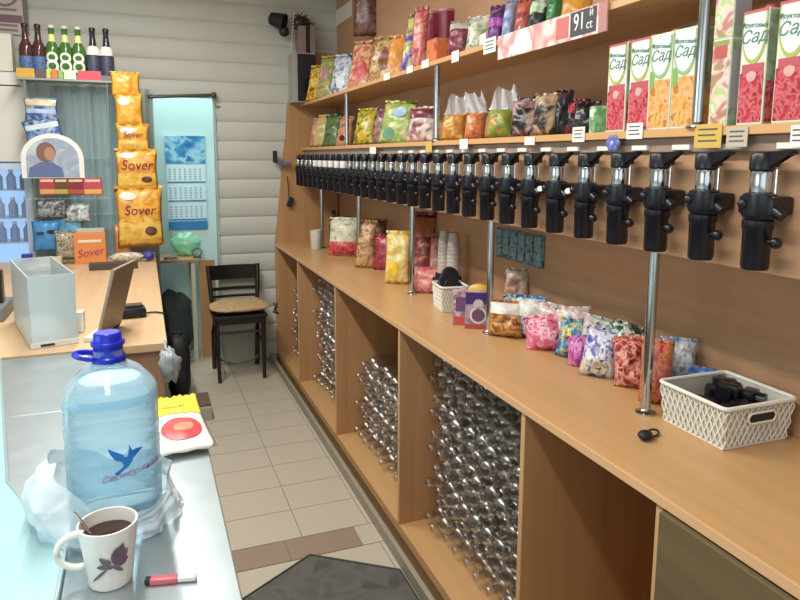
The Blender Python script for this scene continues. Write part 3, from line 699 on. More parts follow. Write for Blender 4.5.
# black parts inside that basket
parts_at = [(-.03, .02, .5), (.02, .04, 1.2), (.05, -.02, 2.0), (-.05, -.045, .2), (.0, -.05, 2.6), (.06, .06, .9), (-.06, .065, 1.7), (.01, 0, .3)]
for k, (dx, dy, rz) in enumerate(parts_at):
    zl = .098 if k == 7 else .060 + .012 * (k % 3)
    e = empty('tap_part', (1.333 + dx * 1.15, 1.183 + dy * 1.1, Z + zl), 'black plastic tap part lying in the white woven basket at the right', 'tap part', rz, 'black tap parts in the near basket')
    b = MB(); b.cyl((-.036, 0, 0), (.036, 0, .004), .019, .015, 12); b.b2(-.016, .016, -.028, .028, -.014, .020, .004); b.build('body', BLACK, e, True)
    MB().cyl((.034, 0, .004), (.05, 0, .006), .009, n=10).build('nipple', BLACKM, e, True)
for k, (dx, dy, rz) in enumerate([(-.045, -.005, .7), (.045, -.06, 2.2), (-.02, .075, 1.1), (.035, .015, .1), (-.06, -.07, .5), (.07, .05, 1.9)]):
    e = empty('filler_part', (1.333 + dx, 1.183 + dy, Z + .012), 'black plastic filler part at the bottom of the near white basket', 'tap part', rz, 'black filler parts at the bottom of the near basket')
    b = MB(); b.b2(-.02, .02, -.016, .016, -.005, .016, .004); b.build('body', BLACKM, e, True)
p0_ = wt(443, 306)
b2_ = basket('woven_basket', (1.262, 2.63), .125, .15, .115, 'white woven plastic basket holding black lids and cups, beside the chocolate packs', math.radians(-8), .88, 9)
for k in range(5):
    e = empty('black_lid', (1.262 + random.uniform(-.015, .015), 2.63 - .03 + .016 * k, Z + .085 + .014 * k), 'black plastic lid in the far white basket', 'lid', 0, 'black lids in the far basket', rx=random.uniform(.9, 1.3))
    MB().lathe([(0, .010), (.040, .010), (.044, .006), (.046, 0), (.042, 0)], 20).build('disc', BLACKM, e, True)
    MB().lathe([(.012, .010), (.012, .016), (0, .016)], 12).build('sip_boss', BLACKM, e, True)
# stacks of clear cups standing behind that basket
for k, (px, lab) in enumerate([(446, 'left stack of white translucent cups on top of a black dispenser behind the far basket'), (456, 'right stack of white translucent cups beside the other stack behind the far basket')]):
    Yc = 2.93 - .105 * k; e = empty('cup_stack', (1.37, Yc, Z + .11), lab, 'cups', 0, 'stacks of cups behind the far basket')
    b = MB(); prof = []
    for q in range(9): prof += [(.034 - .0007 * q, .018 * q), (.0355 - .0007 * q, .018 * q + .004), (.034 - .0007 * q, .018 * q + .008)]
    prof += [(.022, .21), (0, .21)]
    b.lathe(prof, 18); b.build('cups', mat('#b9b0a8', .35), e, True)
    d = empty('cup_holder', (1.37, Yc, Z + .0005), 'black cup holder under the %s stack of cups' % ('left' if k == 0 else 'right'), 'cup holder', 0, 'black cup holders behind the far basket')
    MB().b2(-.05, .05, -.05, .05, 0, .085, .006).build('body', BLACKM, d); MB().lathe([(.042, .085), (.042, .109), (0, .109)], 18).build('collar', BLACKM, d, True)
    MB().b2(-.0515, -.0495, -.02, .02, .03, .07).build('label', PAPER, d)
    MB().b2(-.02, .02, -.0515, -.0495, .04, .08).build('label', PAPER, d)
# chocolate packs
def gift(px, py, w, dpt, h, m, lab, parts, yaw=-.5, top=None):
    p = wt(px, py); e = empty('chocolate_box', (p.x, p.y, Z + .0005), lab, 'chocolate box', yaw, 'chocolate boxes beside the pole')
    MB().b2(-w/2, w/2, -dpt/2, dpt/2, 0, h, .003).build('carton', m, e)
    for (nm, x0, x1, z0, z1, mm) in parts: MB().b2(x0 * w, x1 * w, -dpt/2 - .0012, -dpt/2 + .001, z0 * h, z1 * h, .0004).build(nm, mm, e)
    if top: MB().ball((0, 0, h), .03, (w / .07, .5, .9), 12).build('bow', top, e, 'all')
    return e
def disc(par, x, y, z, r, m, nm='round_picture'):
    MB().lathe([(0, 0), (r, 0), (r, .0015), (0, .0015)], 20, Matrix.Translation((x, y, z)) @ Matrix.Rotation(PI/2, 4, 'X')).build(nm, m, par, True)
g = gift(462, 324, .075, .05, .145, fl3('#c8b4b8', '#8a5a78', '#d8c8c4', '#b04a50', s=22), 'lilac and white chocolate box with red foot, left of the purple one', [('red_foot', -.45, .45, .02, .25, cr('#c24a48')), ('violet_panel', -.35, .4, .4, .8, cr('#6a4a70'))])
g = gift(478, 327, .105, .06, .15, fl3('#b8a0ac', '#8a7090', '#c8b8bc', s=14), 'purple topped chocolate box with a round picture, left of the chrome pole', [('purple_top', -.49, .49, .66, .98, cr('#40266c')), ('red_foot', -.49, .49, .01, .12, cr('#b0463c'))], top=cr('#d8b050'))
disc(g, 0, -.0305, .055, .034, cr('#dcd4d4')); disc(g, 0, -.032, .055, .026, cr('#6a4a60')); disc(g, 0, -.0305, .1, .02, cr('#cbbcc4'))
# poster strip of hanging blue packs on the panel
pa, pb = onx(497, 240, HR - .005), onx(544, 250, HR - .005)
zt_, zb_ = onx(520, 231, HR).z, onx(540, 268, HR).z
e = empty('packet_strip', (HR - .003, (pa.y + pb.y)/2, zb_), 'teal blue strip sheet of small packets pinned to the wood panel', 'packet sheet')
hw = (pa.y - pb.y)/2; HH = zt_ - zb_
MB().b2(-.006, 0, -hw, hw, 0, HH, .001).build('sheet', film(['#3c5a66', '#5a7c88', '#84a0a8', '#2c444e'], 30, .4, 4), e)
for k in range(6): MB().b2(-.014, -.006, -hw + (k + .08) * hw/3, -hw + (k + .92) * hw/3, .01, HH * .46, .004).build('packet', film(['#46707e', '#8fb0b8', '#2f4e58'], 45, .3, k), e)
for k in range(6): MB().b2(-.014, -.006, -hw + (k + .08) * hw/3, -hw + (k + .92) * hw/3, HH * .5, HH * .96, .004).build('packet', film(['#4a7886', '#7fa0a8', '#2f4e58'], 45, .3, k + 7), e)
# clear hanging packet and bags behind the pole
wbag(505, 528, 250, 282, fl3('#8a5a44', '#c89a7c', '#d8ccc0', '#6a3a30'), 'brown and clear packet peeking over the pale blue bag', X=1.42, dz=.085, t=.05)
for o in (): pass
wbag(505, 541, 282, 316, fl3('#9ab4c8', '#c8d8e0', '#6a8aa0', '#e0e8ea'), 'pale blue translucent bag behind the brown snack bag', X=1.37, t=.08, yaw=-.5)
CB = 'candy bags in a row on the worktop'
def candy(px0, px1, py0, py1, cols, lab, **k):
    k.setdefault('lump', .5); k.setdefault('t', .085); k.setdefault('yaw', -.75)
    return wbag(px0, px1, py0, py1, fl3(*cols, s=k.pop('s', 34), sd=px0 * .13), lab, name='candy_bag', grp=CB, **k)
WHT = ('#d8d0c8', '#ece8e0', '#b8a8a0', '#e0d4d0', '#c88a88')
candy(489, 522, 304, 337, ('#7a4424', '#a86a34', '#d8a060', '#6a3418', '#c88a4c'), 'brown and orange snack bag just right of the chrome pole', t=.09, topband=(.3, .92, cr('#d8d4cc')), lump=.1, s=22)
candy(515, 543, 300, 338, ('#24508c', '#2f6a9c', '#4a8ac0', '#d8dcd4', '#2f6a9c'), 'blue candy bag with white top, beside the brown one', topband=(.1, .92, fl3('#d8d8cc', '#ece8e0', '#b8b4a8', s=40)), lump=.2, lean=.15)
candy(527, 562, 318, 351, ('#c83c6c', '#e88aa4', '#d85a80', '#f0c8cc', '#b82c5c'), 'bright pink candy bag lying at the front of the row', lean=.5, roll=-.2, dz=.004)
candy(534, 563, 306, 332, WHT, 'whitish candy bag behind the pink one, nearest the blue bag', X=1.37, dz=.04, roll=.15)
candy(558, 590, 308, 338, ('#e4dcd4', '#d8b8b4', '#b8a49c', '#f0ece4', '#c8bcb4'), 'pinkish white candy bag at the back of the row behind the blue and yellow one', X=1.39, dz=.04, roll=-.1)
candy(556, 583, 323, 358, ('#2f5c90', '#3c7aa8', '#6aa0c0', '#d8cc5c', '#3c7aa8'), 'blue candy bag with yellow spot, right of the pink one', lean=.35, patch=[(-.7, -.1, -.1, .5, cr('#dccf6a'))], roll=.1)
candy(569, 591, 338, 367, ('#8a3c9c', '#c04a90', '#e08ab8', '#5a3a9c'), 'small magenta candy bag between the blue and the violet ones', lean=.5, t=.07, roll=-.15)
candy(578, 604, 314, 344, ('#a8b4b8', '#d8dcd8', '#c0b4a8', '#d89a98', '#e4e0d8'), 'pale grey candy bag at the back of the row behind the violet one', X=1.38, dz=.04, roll=.2)
candy(580, 613, 332, 377, ('#58509c', '#8a8ac8', '#e4e0e0', '#c8c8dc', '#48408c'), 'violet and white candy bag in the middle of the front row', lean=.35, band=(-.9, -.3, fl3('#b8a878', '#e0d8c8', '#4a4430', s=60)), roll=.12)
candy(600, 628, 316, 350, ('#c8ccc0', '#5a7a60', '#e4e4d8', '#a8b0a0'), 'pale candy bag with green flecks at the back of the row', X=1.37, dz=.04, roll=-.1)
candy(598, 627, 326, 376, ('#2c4a34', '#3a5a44', '#d8d8cc', '#c8ccc0', '#2a4030'), 'green and white striped candy bag right of the violet one', lean=.3, roll=.25, t=.08)
candy(616, 645, 342, 388, ('#8a2c2c', '#b84a40', '#e0b0a0', '#d8806c', '#7a2020'), 'red and salmon candy bag left of the nearest pole', lean=.35, roll=-.1)
candy(624, 648, 332, 362, ('#d8b0a4', '#e4d0c4', '#a84a44', '#c8a090'), 'salmon white candy bag behind the red one', X=1.38, dz=.04)
candy(640, 669, 346, 403, ('#b83c40', '#e08a70', '#c85a50', '#d8a050', '#a83030'), 'red and orange candy bag behind the nearest pole', X=1.30, lean=.25)
candy(642, 668, 326, 358, ('#6a8ab0', '#8aa4c0', '#c8d0d8', '#4a6a98'), 'slate blue candy bag at the back wall behind the nearest pole', X=1.41, dz=.04, t=.07)
candy(660, 692, 348, 388, ('#6a94c0', '#9ab8d0', '#d8e0e4', '#d8b4a0', '#5a84b8'), 'pale blue candy bag behind the near basket', X=1.40, dz=.04, t=.08)
candy(682, 722, 346, 378, ('#2c5a9c', '#3f74b8', '#7aa4d0', '#c8b0a0', '#2c5a9c'), 'bright blue candy bag at the back wall behind the near basket', X=1.425, t=.06, yaw=-1.2)
# black clip with loop
p = wt(645, 440); e = empty('cable_clip', (p.x, p.y, Z + .0008), 'small black plastic clip with a loop lying on the worktop before the basket', 'clip', .3)
MB().ball((0, 0, .012), .017, (1.2, 1, .68), 14).build('body', BLACKM, e, 'all')
pts = [(.012 + .022 * (1 - math.cos(2*PI*k/16)), .009 * math.sin(2*PI*k/16), .008 + .004 * math.sin(2*PI*k/16)) for k in range(17)]
MB().tube(pts, .0028, 6).build('loop', BLACKM, e, True)
# thin stick lying at the far end
a, b_ = wt(279, 238), wt(311, 240); o = MB().tube([(a.x, a.y - .05, Z + .008), (b_.x, b_.y - .05, Z + .008)], .006).build('wooden_stick', mat('#b58a60', .5), None, True); tag(o, 'thin wooden stick lying across the far end of the worktop', 'stick')

# ------------------------------------------------------------------ back right corner
e = empty('loudspeaker', (1.16, 5.05, SH1 + .0005), 'loudspeaker with black front and pale side at the far end of upper shelf', 'speaker')
MB().b2(-.085, .085, -.075, .10, 0, .36, .004).build('cabinet', mat('#a4a198', .5), e); MB().b2(-.055, .083, -.081, -.075, .008, .352, .003).build('grille', BLACKM, e)
MB().lathe([(0, 0), (.05, 0), (.055, .004), (.04, .006), (0, .002)], 20, Matrix.Translation((.012, -.081, .12)) @ Matrix.Rotation(PI/2, 4, 'X')).build('cone', BLACK, e, True)
e = empty('pinkish_carton', (1.19, 5.06, SH1 + .361), 'dull pink carton with a black stripe standing on the loudspeaker', 'box')
MB().b2(-.06, .06, -.05, .08, 0, .2, .002).build('carton', mat('#8f7872', .7), e); MB().b2(-.01, .022, -.052, -.049, .0, .198).build('stripe', BLACKM, e)
e = empty('spotlight', (1.0, 5.17, 2.62), 'black spotlight high on the back wall near the corner', 'lamp')
b = MB(); b.lathe([(.028, -.07), (.045, -.06), (.062, .05), (.055, .05), (.04, -.04), (0, -.04)], 18, Matrix.Translation((-.01, -.1, .0)) @ Matrix.Rotation(1.9, 4, 'Y') @ Matrix.Rotation(.5, 4, 'X')); b.build('head', BLACKM, e, True)
MB().tube([(0, .0, .02), (0, -.06, .03), (-.005, -.09, .0)], .009).build('arm', BLACKM, e, True); MB().lathe([(.035, 0), (.035, .012), (0, .012)], 16, Matrix.Rotation(PI/2, 4, 'X')).build('wall_plate', BLACKM, e, True)
MB().ball((.03, -.1, -.075), .04, (1, 1, 1), 14).build('ball_joint', mat('#202225', .25), e, 'all')
e = empty('tinsel_bundle', (1.16, 5.13, 2.58), 'dark red and black tinsel bundle high in the back corner', 'decoration')
b = MB(); 
for k in range(70):
    v = Vector((random.gauss(0, 1), random.gauss(0, .6), random.gauss(0, .8))).normalized(); c0 = Vector((random.uniform(-.05, .07), -.05, random.uniform(-.02, .1)))
    b.cyl(c0, c0 + v * random.uniform(.03, .06), .004, .001, 4)
b.build('strands', film(['#1c1a1c', '#6a2420', '#a85038', '#2a2624'], 60, .2), e)
b = MB(); b.ball((.0, -.06, .04), .05, (1.3, .7, .9), 14, .3, 4); b.build('core', mat('#2a1f1f', .4), e, 'all')
def chain(name, px, py0, py1, Y, lab):
    n = 12; b = MB(); a, z = ony(px[0], py0, Y), ony(px[1], py1, Y)
    for k in range(n): q = a.lerp(z, k / (n - 1)); b.ball(q, .007, (1, 1, 1), 8)
    b.tube([a, z], .0012, 5); o = b.build(name, mat('#e2dccc', .3), None, 'all'); return tag(o, lab, 'bead chain')
chain('bead_chain', (294, 291), 14, 49, 5.06, 'white bead chain hanging under the tinsel in the back corner')
chain('bead_chain', (286, 285), 102, 138, 5.15, 'white bead chain hanging along the end panel edge')
p = ony(277, 160, 5.1); e = empty('wall_bracket', (p.x, 5.1, p.z), 'black tap bracket sticking out past the far end of the tap row', 'bracket')
MB().b2(-.03, .0, -.02, .02, -.02, .07, .006).build('handle', BLACKM, e); MB().tube([(-.01, 0, -.01), (.05, 0, -.03), (.105, 0, -.03)], .018, 10).build('arm', mat('#6a7078', .3), e, True)
p = ony(289, 202, 5.12); e = empty('hanging_plug', (p.x + .01, 5.12, p.z), 'small black plug hanging on its cord at the end panel', 'plug')
MB().box((0, 0, 0), (.04, .025, .075), .006, Matrix.Rotation(.35, 3, 'Y')).build('plug_body', BLACKM, e, True); MB().tube([(-.01, 0, .03), (-.012, 0, .1), (-.02, 0, .2)], .0035, 6).build('cord', BLACKM, e, True)

# ------------------------------------------------------------------ chair
DW = mat('#221c1a', .4)
e = empty('dining_chair', (.61, 4.74, 0), 'dark brown wooden chair with a beige cushion against the back wall', 'chair')
sw = .165
for s in (-1, 1):
    MB().cyl((s * sw * .97, 0, 0), (s * sw, .02, .47), .013, .018, 10).build('leg', DW, e, True)
    MB().tube([(s * sw * .98, .36, 0), (s * sw, .31, .3), (s * sw, .30, .47), (s * (sw + .012), .335, .66), (s * (sw + .02), .37, .80)], .017, 10).build('leg', DW, e, True)
    MB().cyl((s * sw, .02, .26), (s * sw, .31, .26), .009, n=8).build('stretcher', DW, e, True)
MB().b2(-.19, .19, -.02, .33, .465, .49, .008).build('seat', DW, e)
MB().b2(-.165, .165, .0, .025, .42, .465, .004).build('apron', DW, e); MB().cyl((-sw, .015, .36), (sw, .015, .36), .009, n=8).build('stretcher', DW, e, True)
def rail(z0, z1, y0):
    b = MB(); b.grid(lambda u, v: ((u - .5) * .35, y0 + .02 * math.sin(PI * u) + .12 * (z0 + (z1 - z0) * v - .66), z0 + (z1 - z0) * v), 12, 2)
    r = bmesh.ops.solidify(b.bm, geom=b.bm.faces[:], thickness=.016); return b
rail(.69, .80, .345).build('top_rail', DW, e, True); rail(.61, .635, .34).build('back_slat', DW, e, True); rail(.555, .575, .335).build('back_slat', DW, e, True)
MB().tube([(.14 * math.cos(PI * k / 12), .18 - .14 * math.sin(PI * k / 12), .13) for k in range(13)], .008, 8).build('ring_stretcher', mat('#6a625a', .4), e, True)
b = MB(); b.ball((0, 0, 0), 1, (1, 1, 1), 24)
for v in b.bm.verts:
    x, y_, z_ = v.co; k = (abs(x) ** 4 + abs(y_) ** 4) ** .25 / max(1e-5, math.hypot(x, y_)) if math.hypot(x, y_) > 1e-4 else 1
    x, y_ = x / max(k, .01), y_ / max(k, .01); n_ = noise.noise(Vector((x * 3, y_ * 3, z_)))
    v.co = Vector((x * .215, y_ * .185, z_ * .030 * (1 + .5 * n_) + .012 * n_))
o = tag(b.build('seat_cushion', film(['#a88a64', '#c0a27a', '#b8976c'], 30, .8), None, 'all'), 'beige quilted cushion lying on the dark chair seat', 'cushion'); o.location = (.62, 4.885,   .530)
e2 = empty('dark_strap', (.865, 4.83, .49), 'dark crumpled strap hanging between the chair cushion and the end cabinet', 'strap')
MB().tube([(0, 0, .05), (.02, -.02, .02), (-.01, -.03, -.01), (.03, -.01, -.03), (.01, .02, .0), (.035, .03, .04)], .008, 8).build('band', mat('#4a3a2c', .6), e2, True)

# ------------------------------------------------------------------ alcove things
e = empty('wall_calendar', (.335, 5.772, 1.06), 'three-block blue wall calendar hanging on the pale alcove wall', 'calendar')
BL = mat('#2f80b8', .5); BP = mat('#d9eaf0', .6)
MB().b2(-.16, .16, -.004, 0, .0, .73, .001).build('backing_card', mat('#c6e2ea', .6), e)
MB().b2(-.158, .158, -.010, -.004, .50, .725, .001).build('header_picture', film(['#1f6aa8', '#3f94c8', '#a8d8ec', '#2878b4'], 9, .4, 2), e)
for k in range(3):
    z1 = .488 - k * .155; m_ = MB().b2(-.15, .15, -.009, -.004, z1 - .145, z1, .0006).build('month_block', BP, e)
    MB().b2(-.15, .15, -.0105, -.009, z1 - .145, z1 - .135).build('blue_rule', BL, e)
    d = MB()
    for r_ in range(5):
        for c_ in range(7): d.b2(-.13 + c_ * .04 - .008, -.13 + c_ * .04 + .008, -.0100, -.009, z1 - .04 - r_ * .02, z1 - .04 - r_ * .02 + .009)
    d.build('dates', mat('#6fa4c4', .6), m_)
MB().b2(-.155, .155, -.011, -.004, -.045, .022, .001).build('footer_block', BL, e)
e = empty('side_table', (.30, 5.52, 0), 'small table with pale legs standing in the alcove below the calendar', 'table')
MB().b2(-.30, .08, -.17, .2, .80, .822, .003).build('table_top', mat('#b98f64', .5), e)
for x_, y_ in ((.035, -.14), (.035, .16), (-.26, -.14), (-.26, .16)): MB().b2(x_ - .016, x_ + .016, y_ - .016, y_ + .016, 0, .80, .003).build('leg', mat('#c9c8b4', .5), e)
e = empty('wood_board', (.455, 5.42, 0), 'upright beech board right of the alcove table', 'board')
MB().b2(-.068, .05, -.01, .01, 0, .80, .002).build('panel', W_VERT, e); MB().b2(-.07, -.068, -.01, .01, 0, .80).build('edge_band', mat('#d3a877', .45), e)
def lump(name, c, r, sc, m, lab, cat, amp=.25, fr=2.2, sd=0, seg=24):
    b = MB(); b.ball((0, 0, 0), r, sc, seg, amp, fr, sd); o = b.build(name, m, None, 'all'); zmin = min(v.co.z for v in o.data.vertices)
    o.location = (c[0], c[1], c[2] - zmin + .0005); return tag(o, lab, cat)
lump('green_bag', (.30, 5.57, .822), .11, (1.05, .8, .8), clear('mint_film', (.6, .95, .75), .55, .9, (.45, .85, .6), .3), 'mint green plastic bag lying on the alcove table', 'bag', .3, 2.5, 3)
e = empty('desk_fan', (.37, 5.40, .8225), 'small dark wire object at the front right of the alcove table', 'wire rack')
b = MB()
for k in range(3): b.tube([(.035 * math.cos(2*PI*q/12), .01 * k - .01, .045 + .035 * math.sin(2*PI*q/12)) for q in range(13)], .004, 6)
b.b2(-.03, .03, -.02, .02, 0, .012); b.build('rings', mat('#4a5a5c', .4), e, True); e.name = 'wire_rack'
e = empty('small_packet', (.17, 5.40, .8225), 'small violet packet at the left front of the alcove table', 'packet'); MB().b2(-.05, .05, -.02, .02, 0, .025, .006).build('wrapper', film(['#8a6a8c', '#c8b0a8', '#5a4a70'], 40), e); MB().b2(.05, .062, -.018, .018, .010, .014).build('seal', mat('#b8a8b0', .4), e)
o = lump('dark_sack', (.18, 5.52, 0), .16, (.9, .7, 1.6), mat('#4a5250', .7), 'dark grey sack standing under the alcove table', 'sack', .35, 2.5, 5)
o = lump('grey_bundle', (.20, 5.29, 0), .07, (1.3, .7, .8), mat('#8a918c', .7), 'pale grey bundle on the floor before the dark sack', 'bundle', .35, 3, 8)
# curtain rod above the opening
e = empty('curtain_rod', (.30, HB - .06, 2.045), 'dark curtain rod with round finial above the alcove opening', 'curtain rod')
a, b_ = ony(148, 97, HB - .06), ony(212, 95, HB - .06)
MB().cyl((a.x - .3, 0, a.z - 2.045), (b_.x - .3, 0, b_.z - 2.045), .012, n=10).build('rod', mat('#5a5650', .35, .6), e, True)
MB().ball((b_.x - .3 + .012, 0, b_.z - 2.045), .022, seg=12).build('finial', mat('#5a5650', .35, .6), e, 'all'); MB().ball((a.x - .3 - .005, 0, a.z - 2.045), .022, seg=12).build('finial', mat('#5a5650', .35, .6), e, 'all')
MB().tube([(b_.x - .3 - .01, 0, b_.z - 2.05), (b_.x - .3 + .02, .01, b_.z - 2.12), (b_.x - .3 + .06, .04, b_.z - 2.125)], .005, 6).build('bracket', mat('#a9a498', .4), e, True)
# sheer curtain at the window
b = MB(); b.grid(lambda u, v: (-.56 + .64 * u, HB - .085 +   .024 * math.sin(u * 46) + .007 * math.sin(u * 23 + 2), 1.0 + 1.09 * v), 120, 6)
o = b.build('sheer_curtain', clear('sheer_cloth', (.75, .84, .81), .55, .8, (.42, .52, .49), .8), None, 'all'); tag(o, 'grey green sheer curtain hanging in folds before the left window', 'curtain')

# ------------------------------------------------------------------ left side: desk, rack, fridge
DZ = .94
e = empty('desk', (-.45, 3.65, 0), 'beech cash desk standing between the steel counter and the back wall', 'desk')
MB().b2(-.60, .505, -1.14, 1.155, DZ - .03, DZ, .002).b2(-.10, .505, 1.1555, 1.33, DZ - .03, DZ, .002).build('desk_top', W_DESK, e); MB().b2(-.58, .49, -1.12, -1.10, 0, DZ - .03, .001).build('front_panel', W_DESKF, e); MB().b2(.47, .49, -1.10, 1.31, 0, DZ - .03, .001).build('side_panel', W_DESKF, e)
MB().b2(-.58, -.56, -1.10, 1.13, 0, DZ - .03, .001).build('side_panel', W_DESKF, e)
# display rack on the desk
RY = 4.80; K = 1.067
e = empty('display_rack', (-.405, RY, DZ), 'clear acrylic display rack standing on the far end of desk', 'rack')
hz = 1.14
MB().b2(-.232 * K, -.226 * K, -.1, .03, 0, hz).build('side_panel', ACRYL, e); MB().b2(.20 * K, .206 * K, -.1, .03, 0, hz).build('side_panel', ACRYL, e)
MB().b2(-.226 * K, .20 * K, .024, .03, .02, hz).build('back_panel', ACRYL, e)
MB().b2(-.27 * K, .245 * K, -.11, .03, hz, hz + .012, .002).build('top_shelf', mat('#8f9690', .4), e)
MB().b2(-.225 * K, .2 * K, -.09, .023, .66, .664).build('shelf', ACRYL, e); MB().b2(-.225 * K, .2 * K, -.09, .023, .30, .304).build('shelf', ACRYL, e)
for x_ in (-.247, .217): MB().cyl((x_, -.1, 0), (x_, -.1, hz), .005, n=8).build('post', mat('#9aa8a6', .3, .6), e, True)
tr = empty('label_tray', (-.405, RY - .01, DZ + hz + .0125), 'row of coloured shelf labels under the bottles on the display rack', 'label strip')
tr.scale = (K, 1, K)
lx = [(-.268, -.175, '#c89a3c'), (-.170, -.118, '#5a4a52'), (-.114, -.094, '#c8c058'), (-.090, -.056, '#c8742c'), (-.052, -.03, '#8fae58'), (-.024, .04, '#c9d4c0'), (.05, .175, '#d84a54')]
for x0, x1, c in lx: MB().b2(x0, x1, -.1, -.096, 0, .052, .001).build('label_card', mat(c, .5), tr)
MB().b2(-.27, .24, -.095, -.090, 0, .03, .0005).build('holder', mat('#6a6a66', .5), tr)
# seven bottles
def beer(x, kind, lab):
    e = empty('beer_bottle', (-.395 + x * K * 1.03, RY - .038, DZ + hz + .0125), lab, 'bottle', 0, 'beer bottles on top of the display rack')
    e.scale = (K * 1.12, K * 1.12, K)
    gm = {'green': mat('#3f6a2c', .15), 'brown': mat('#4a2c2c', .15), 'dark': mat('#2c2a34', .15)}[kind]
    MB().lathe([(.030, 0), (.0345, .006), (.0345, .165), (.031, .185), (.018, .215), (.0145, .245), (.0135, .285), (.0155, .288), (.0155, .296)], 18).build('glass', gm, e, True)
    MB().lathe([(.0165, .294), (.0165, .306), (.012, .311), (0, .311)], 14).build('crown_cap', mat('#c8c8c0' if kind == 'green' else '#2a2422', .35), e, True)
    if kind == 'green':
        MB().lathe([(.0185, .216), (.0155, .244), (.0150, .258)], 16, caps=False).build('neck_label', mat('#d8d68c', .5), e, True)
        # open oval label front
        b = MB()
        for (cz, rz_, ra) in ((.125, .030, .030), (.075, .036, .034)):
            n = 20
            for q in range(n):
                a0, a1 = 2*PI*q/n, 2*PI*(q+1)/n
                def P(a, k): th = math.sin(a) * ra * k / .0352; return (.0353 * math.sin(th), -.0353 * math.cos(th), cz + math.cos(a) * rz_ * k)
                vs = [b.bm.verts.new(P(a0, 1)), b.bm.verts.new(P(a1, 1)), b.bm.verts.new(P(a1, .55)), b.bm.verts.new(P(a0, .55))]; b.bm.faces.new(vs)
        b.build('white_label', mat('#dfe2d4', .5), e)
    elif kind == 'dark':
        MB().lathe([(.0352, .150), (.0352, .170), (.0325, .183), (.024, .203)], 18, caps=False).build('pale_label', mat('#ded2c8', .5), e, True)
        MB().lathe([(.0353, .03), (.0353, .145)], 18, caps=False).build('body_label', film(['#2c3450', '#4a4a60', '#23283c'], 40, .5), e, True)
    else:
        MB().lathe([(.0353, .04), (.0353, .125)], 18, caps=False).build('body_label', film(['#34507c', '#58749c', '#24385c'], 40, .5), e, True)
beer(-.222, 'brown', 'brown bottle with blue label, leftmost on top of the display rack'); 
beer(-.158, 'brown', 'brown bottle with blue label, second from left on the display rack')
beer(-.09, 'green', 'green bottle with white oval label, left one of three'); beer(-.022, 'green', 'green bottle with white oval label, middle of three'); beer(.046, 'green', 'green bottle with white oval label, right one of three')
beer(.122, 'dark', 'dark bottle with pale pink band, left one of the pair at right'); beer(.194, 'dark', 'dark bottle with pale pink band, rightmost on the display rack')
o = MB().b2(-.44 + .0, -.35, RY - .02, RY + .03, DZ + hz + .013, DZ + hz + .02).build('cap_tray', mat('#b0b0a0', .5)); bpy.data.objects.remove(o)
o = MB().b2(-.602, -.548, RY - .055, RY - .045, DZ + hz + .0140 + .0, DZ + hz + .15, .003).build('yellow_card', mat('#c9b06a', .5)); o.location.y = 0; tag(o, 'small yellow card propped before the two brown bottles', 'card'); 
# hanging orange crisps strip right of the rack
sx = .06; zz = [(113, 138, 74, 96), (117, 141, 96, 126), (119, 147, 126, 152), (119, 155, 152, 190), (120, 160, 190, 246)]
words = ['', '', 'Sover', 'Sover', 'Sover']
OG = ['#dc9c34', '#eab44c', '#d28a2c', '#ecc464']; MAG = mat('#a82a5c', .5)
placed = []
for k, (x0, x1, y0, y1) in enumerate(zz):
    c = ony((x0 + x1)/2, (y0+y1)/2, RY - .13); d = depth(c); w_ = (x1 - x0) * d / F; h_ = (y1 - y0) * d / F * 1.03
    bot_ = ony((x0+x1)/2, y1, RY - .13)
    lab = ['topmost small orange crisps packet of the hanging strip beside the rack', 'second orange packet from the top of the hanging strip', 'third orange packet from the top, middle of the hanging strip', 'large orange packet second from the bottom of the hanging strip', 'largest orange packet at the bottom of the hanging strip'][k]
    bag('crisps_packet', (c.x, RY - .13 - .006 * k, bot_.z), w_ * 1.1, h_, .05, fl3(*OG, s=9, sd=k), lab, 'crisps packet', 'orange crisps packets of the hanging strip', seed=k * 3.3, lean=.0,
        band=(-.75, -.15, fl3('#d8a83c', '#e8c060', '#c8902c', s=12)) if k > 1 else None, patch=[(.2, .75, -.62, -.3, cr('#5a3c24')), (-.85, -.1, .62, .88, cr('#ece4d2'))] if k > 2 else ([(-.8, .1, .3, .8, cr('#e4dcc8'))] if k else None),
        word=(words[k],   .088 if k > 2 else .055, MAG, 0, .25) if words[k] else None)
# things in the rack
def rack_bag(px0, px1, py0, py1, Y, m, lab, name='snack_bag', cat='snack packet', **k):
    c = ony((px0 + px1)/2, py1, Y); d = depth(c)
    return bag(name, (c.x, Y, c.z), (px1 - px0) * d / F, (py1 - py0) * d / F * .93, k.pop('t', .04), m, lab, cat, k.pop('group', 'packets in the display rack'), seed=px0 * .7, **k)
FB = ['#31508c', '#4a70a8', '#9ab0c8', '#2a3c64']
rack_bag(27, 57, 98, 121, RY - .12, fl3(*FB), 'blue dried fish packet hanging at the upper left of the rack', topband=(.4, .95, cr('#c8b48c')), band=(-.3, .1, cr('#a8b8d0')))
rack_bag(29, 63, 118, 140, RY - .12, fl3(*FB, sd=4), 'blue and white fish packet hanging just above the arched sign', roll=-.2, band=(.1, .6, cr('#c4d0d4')))
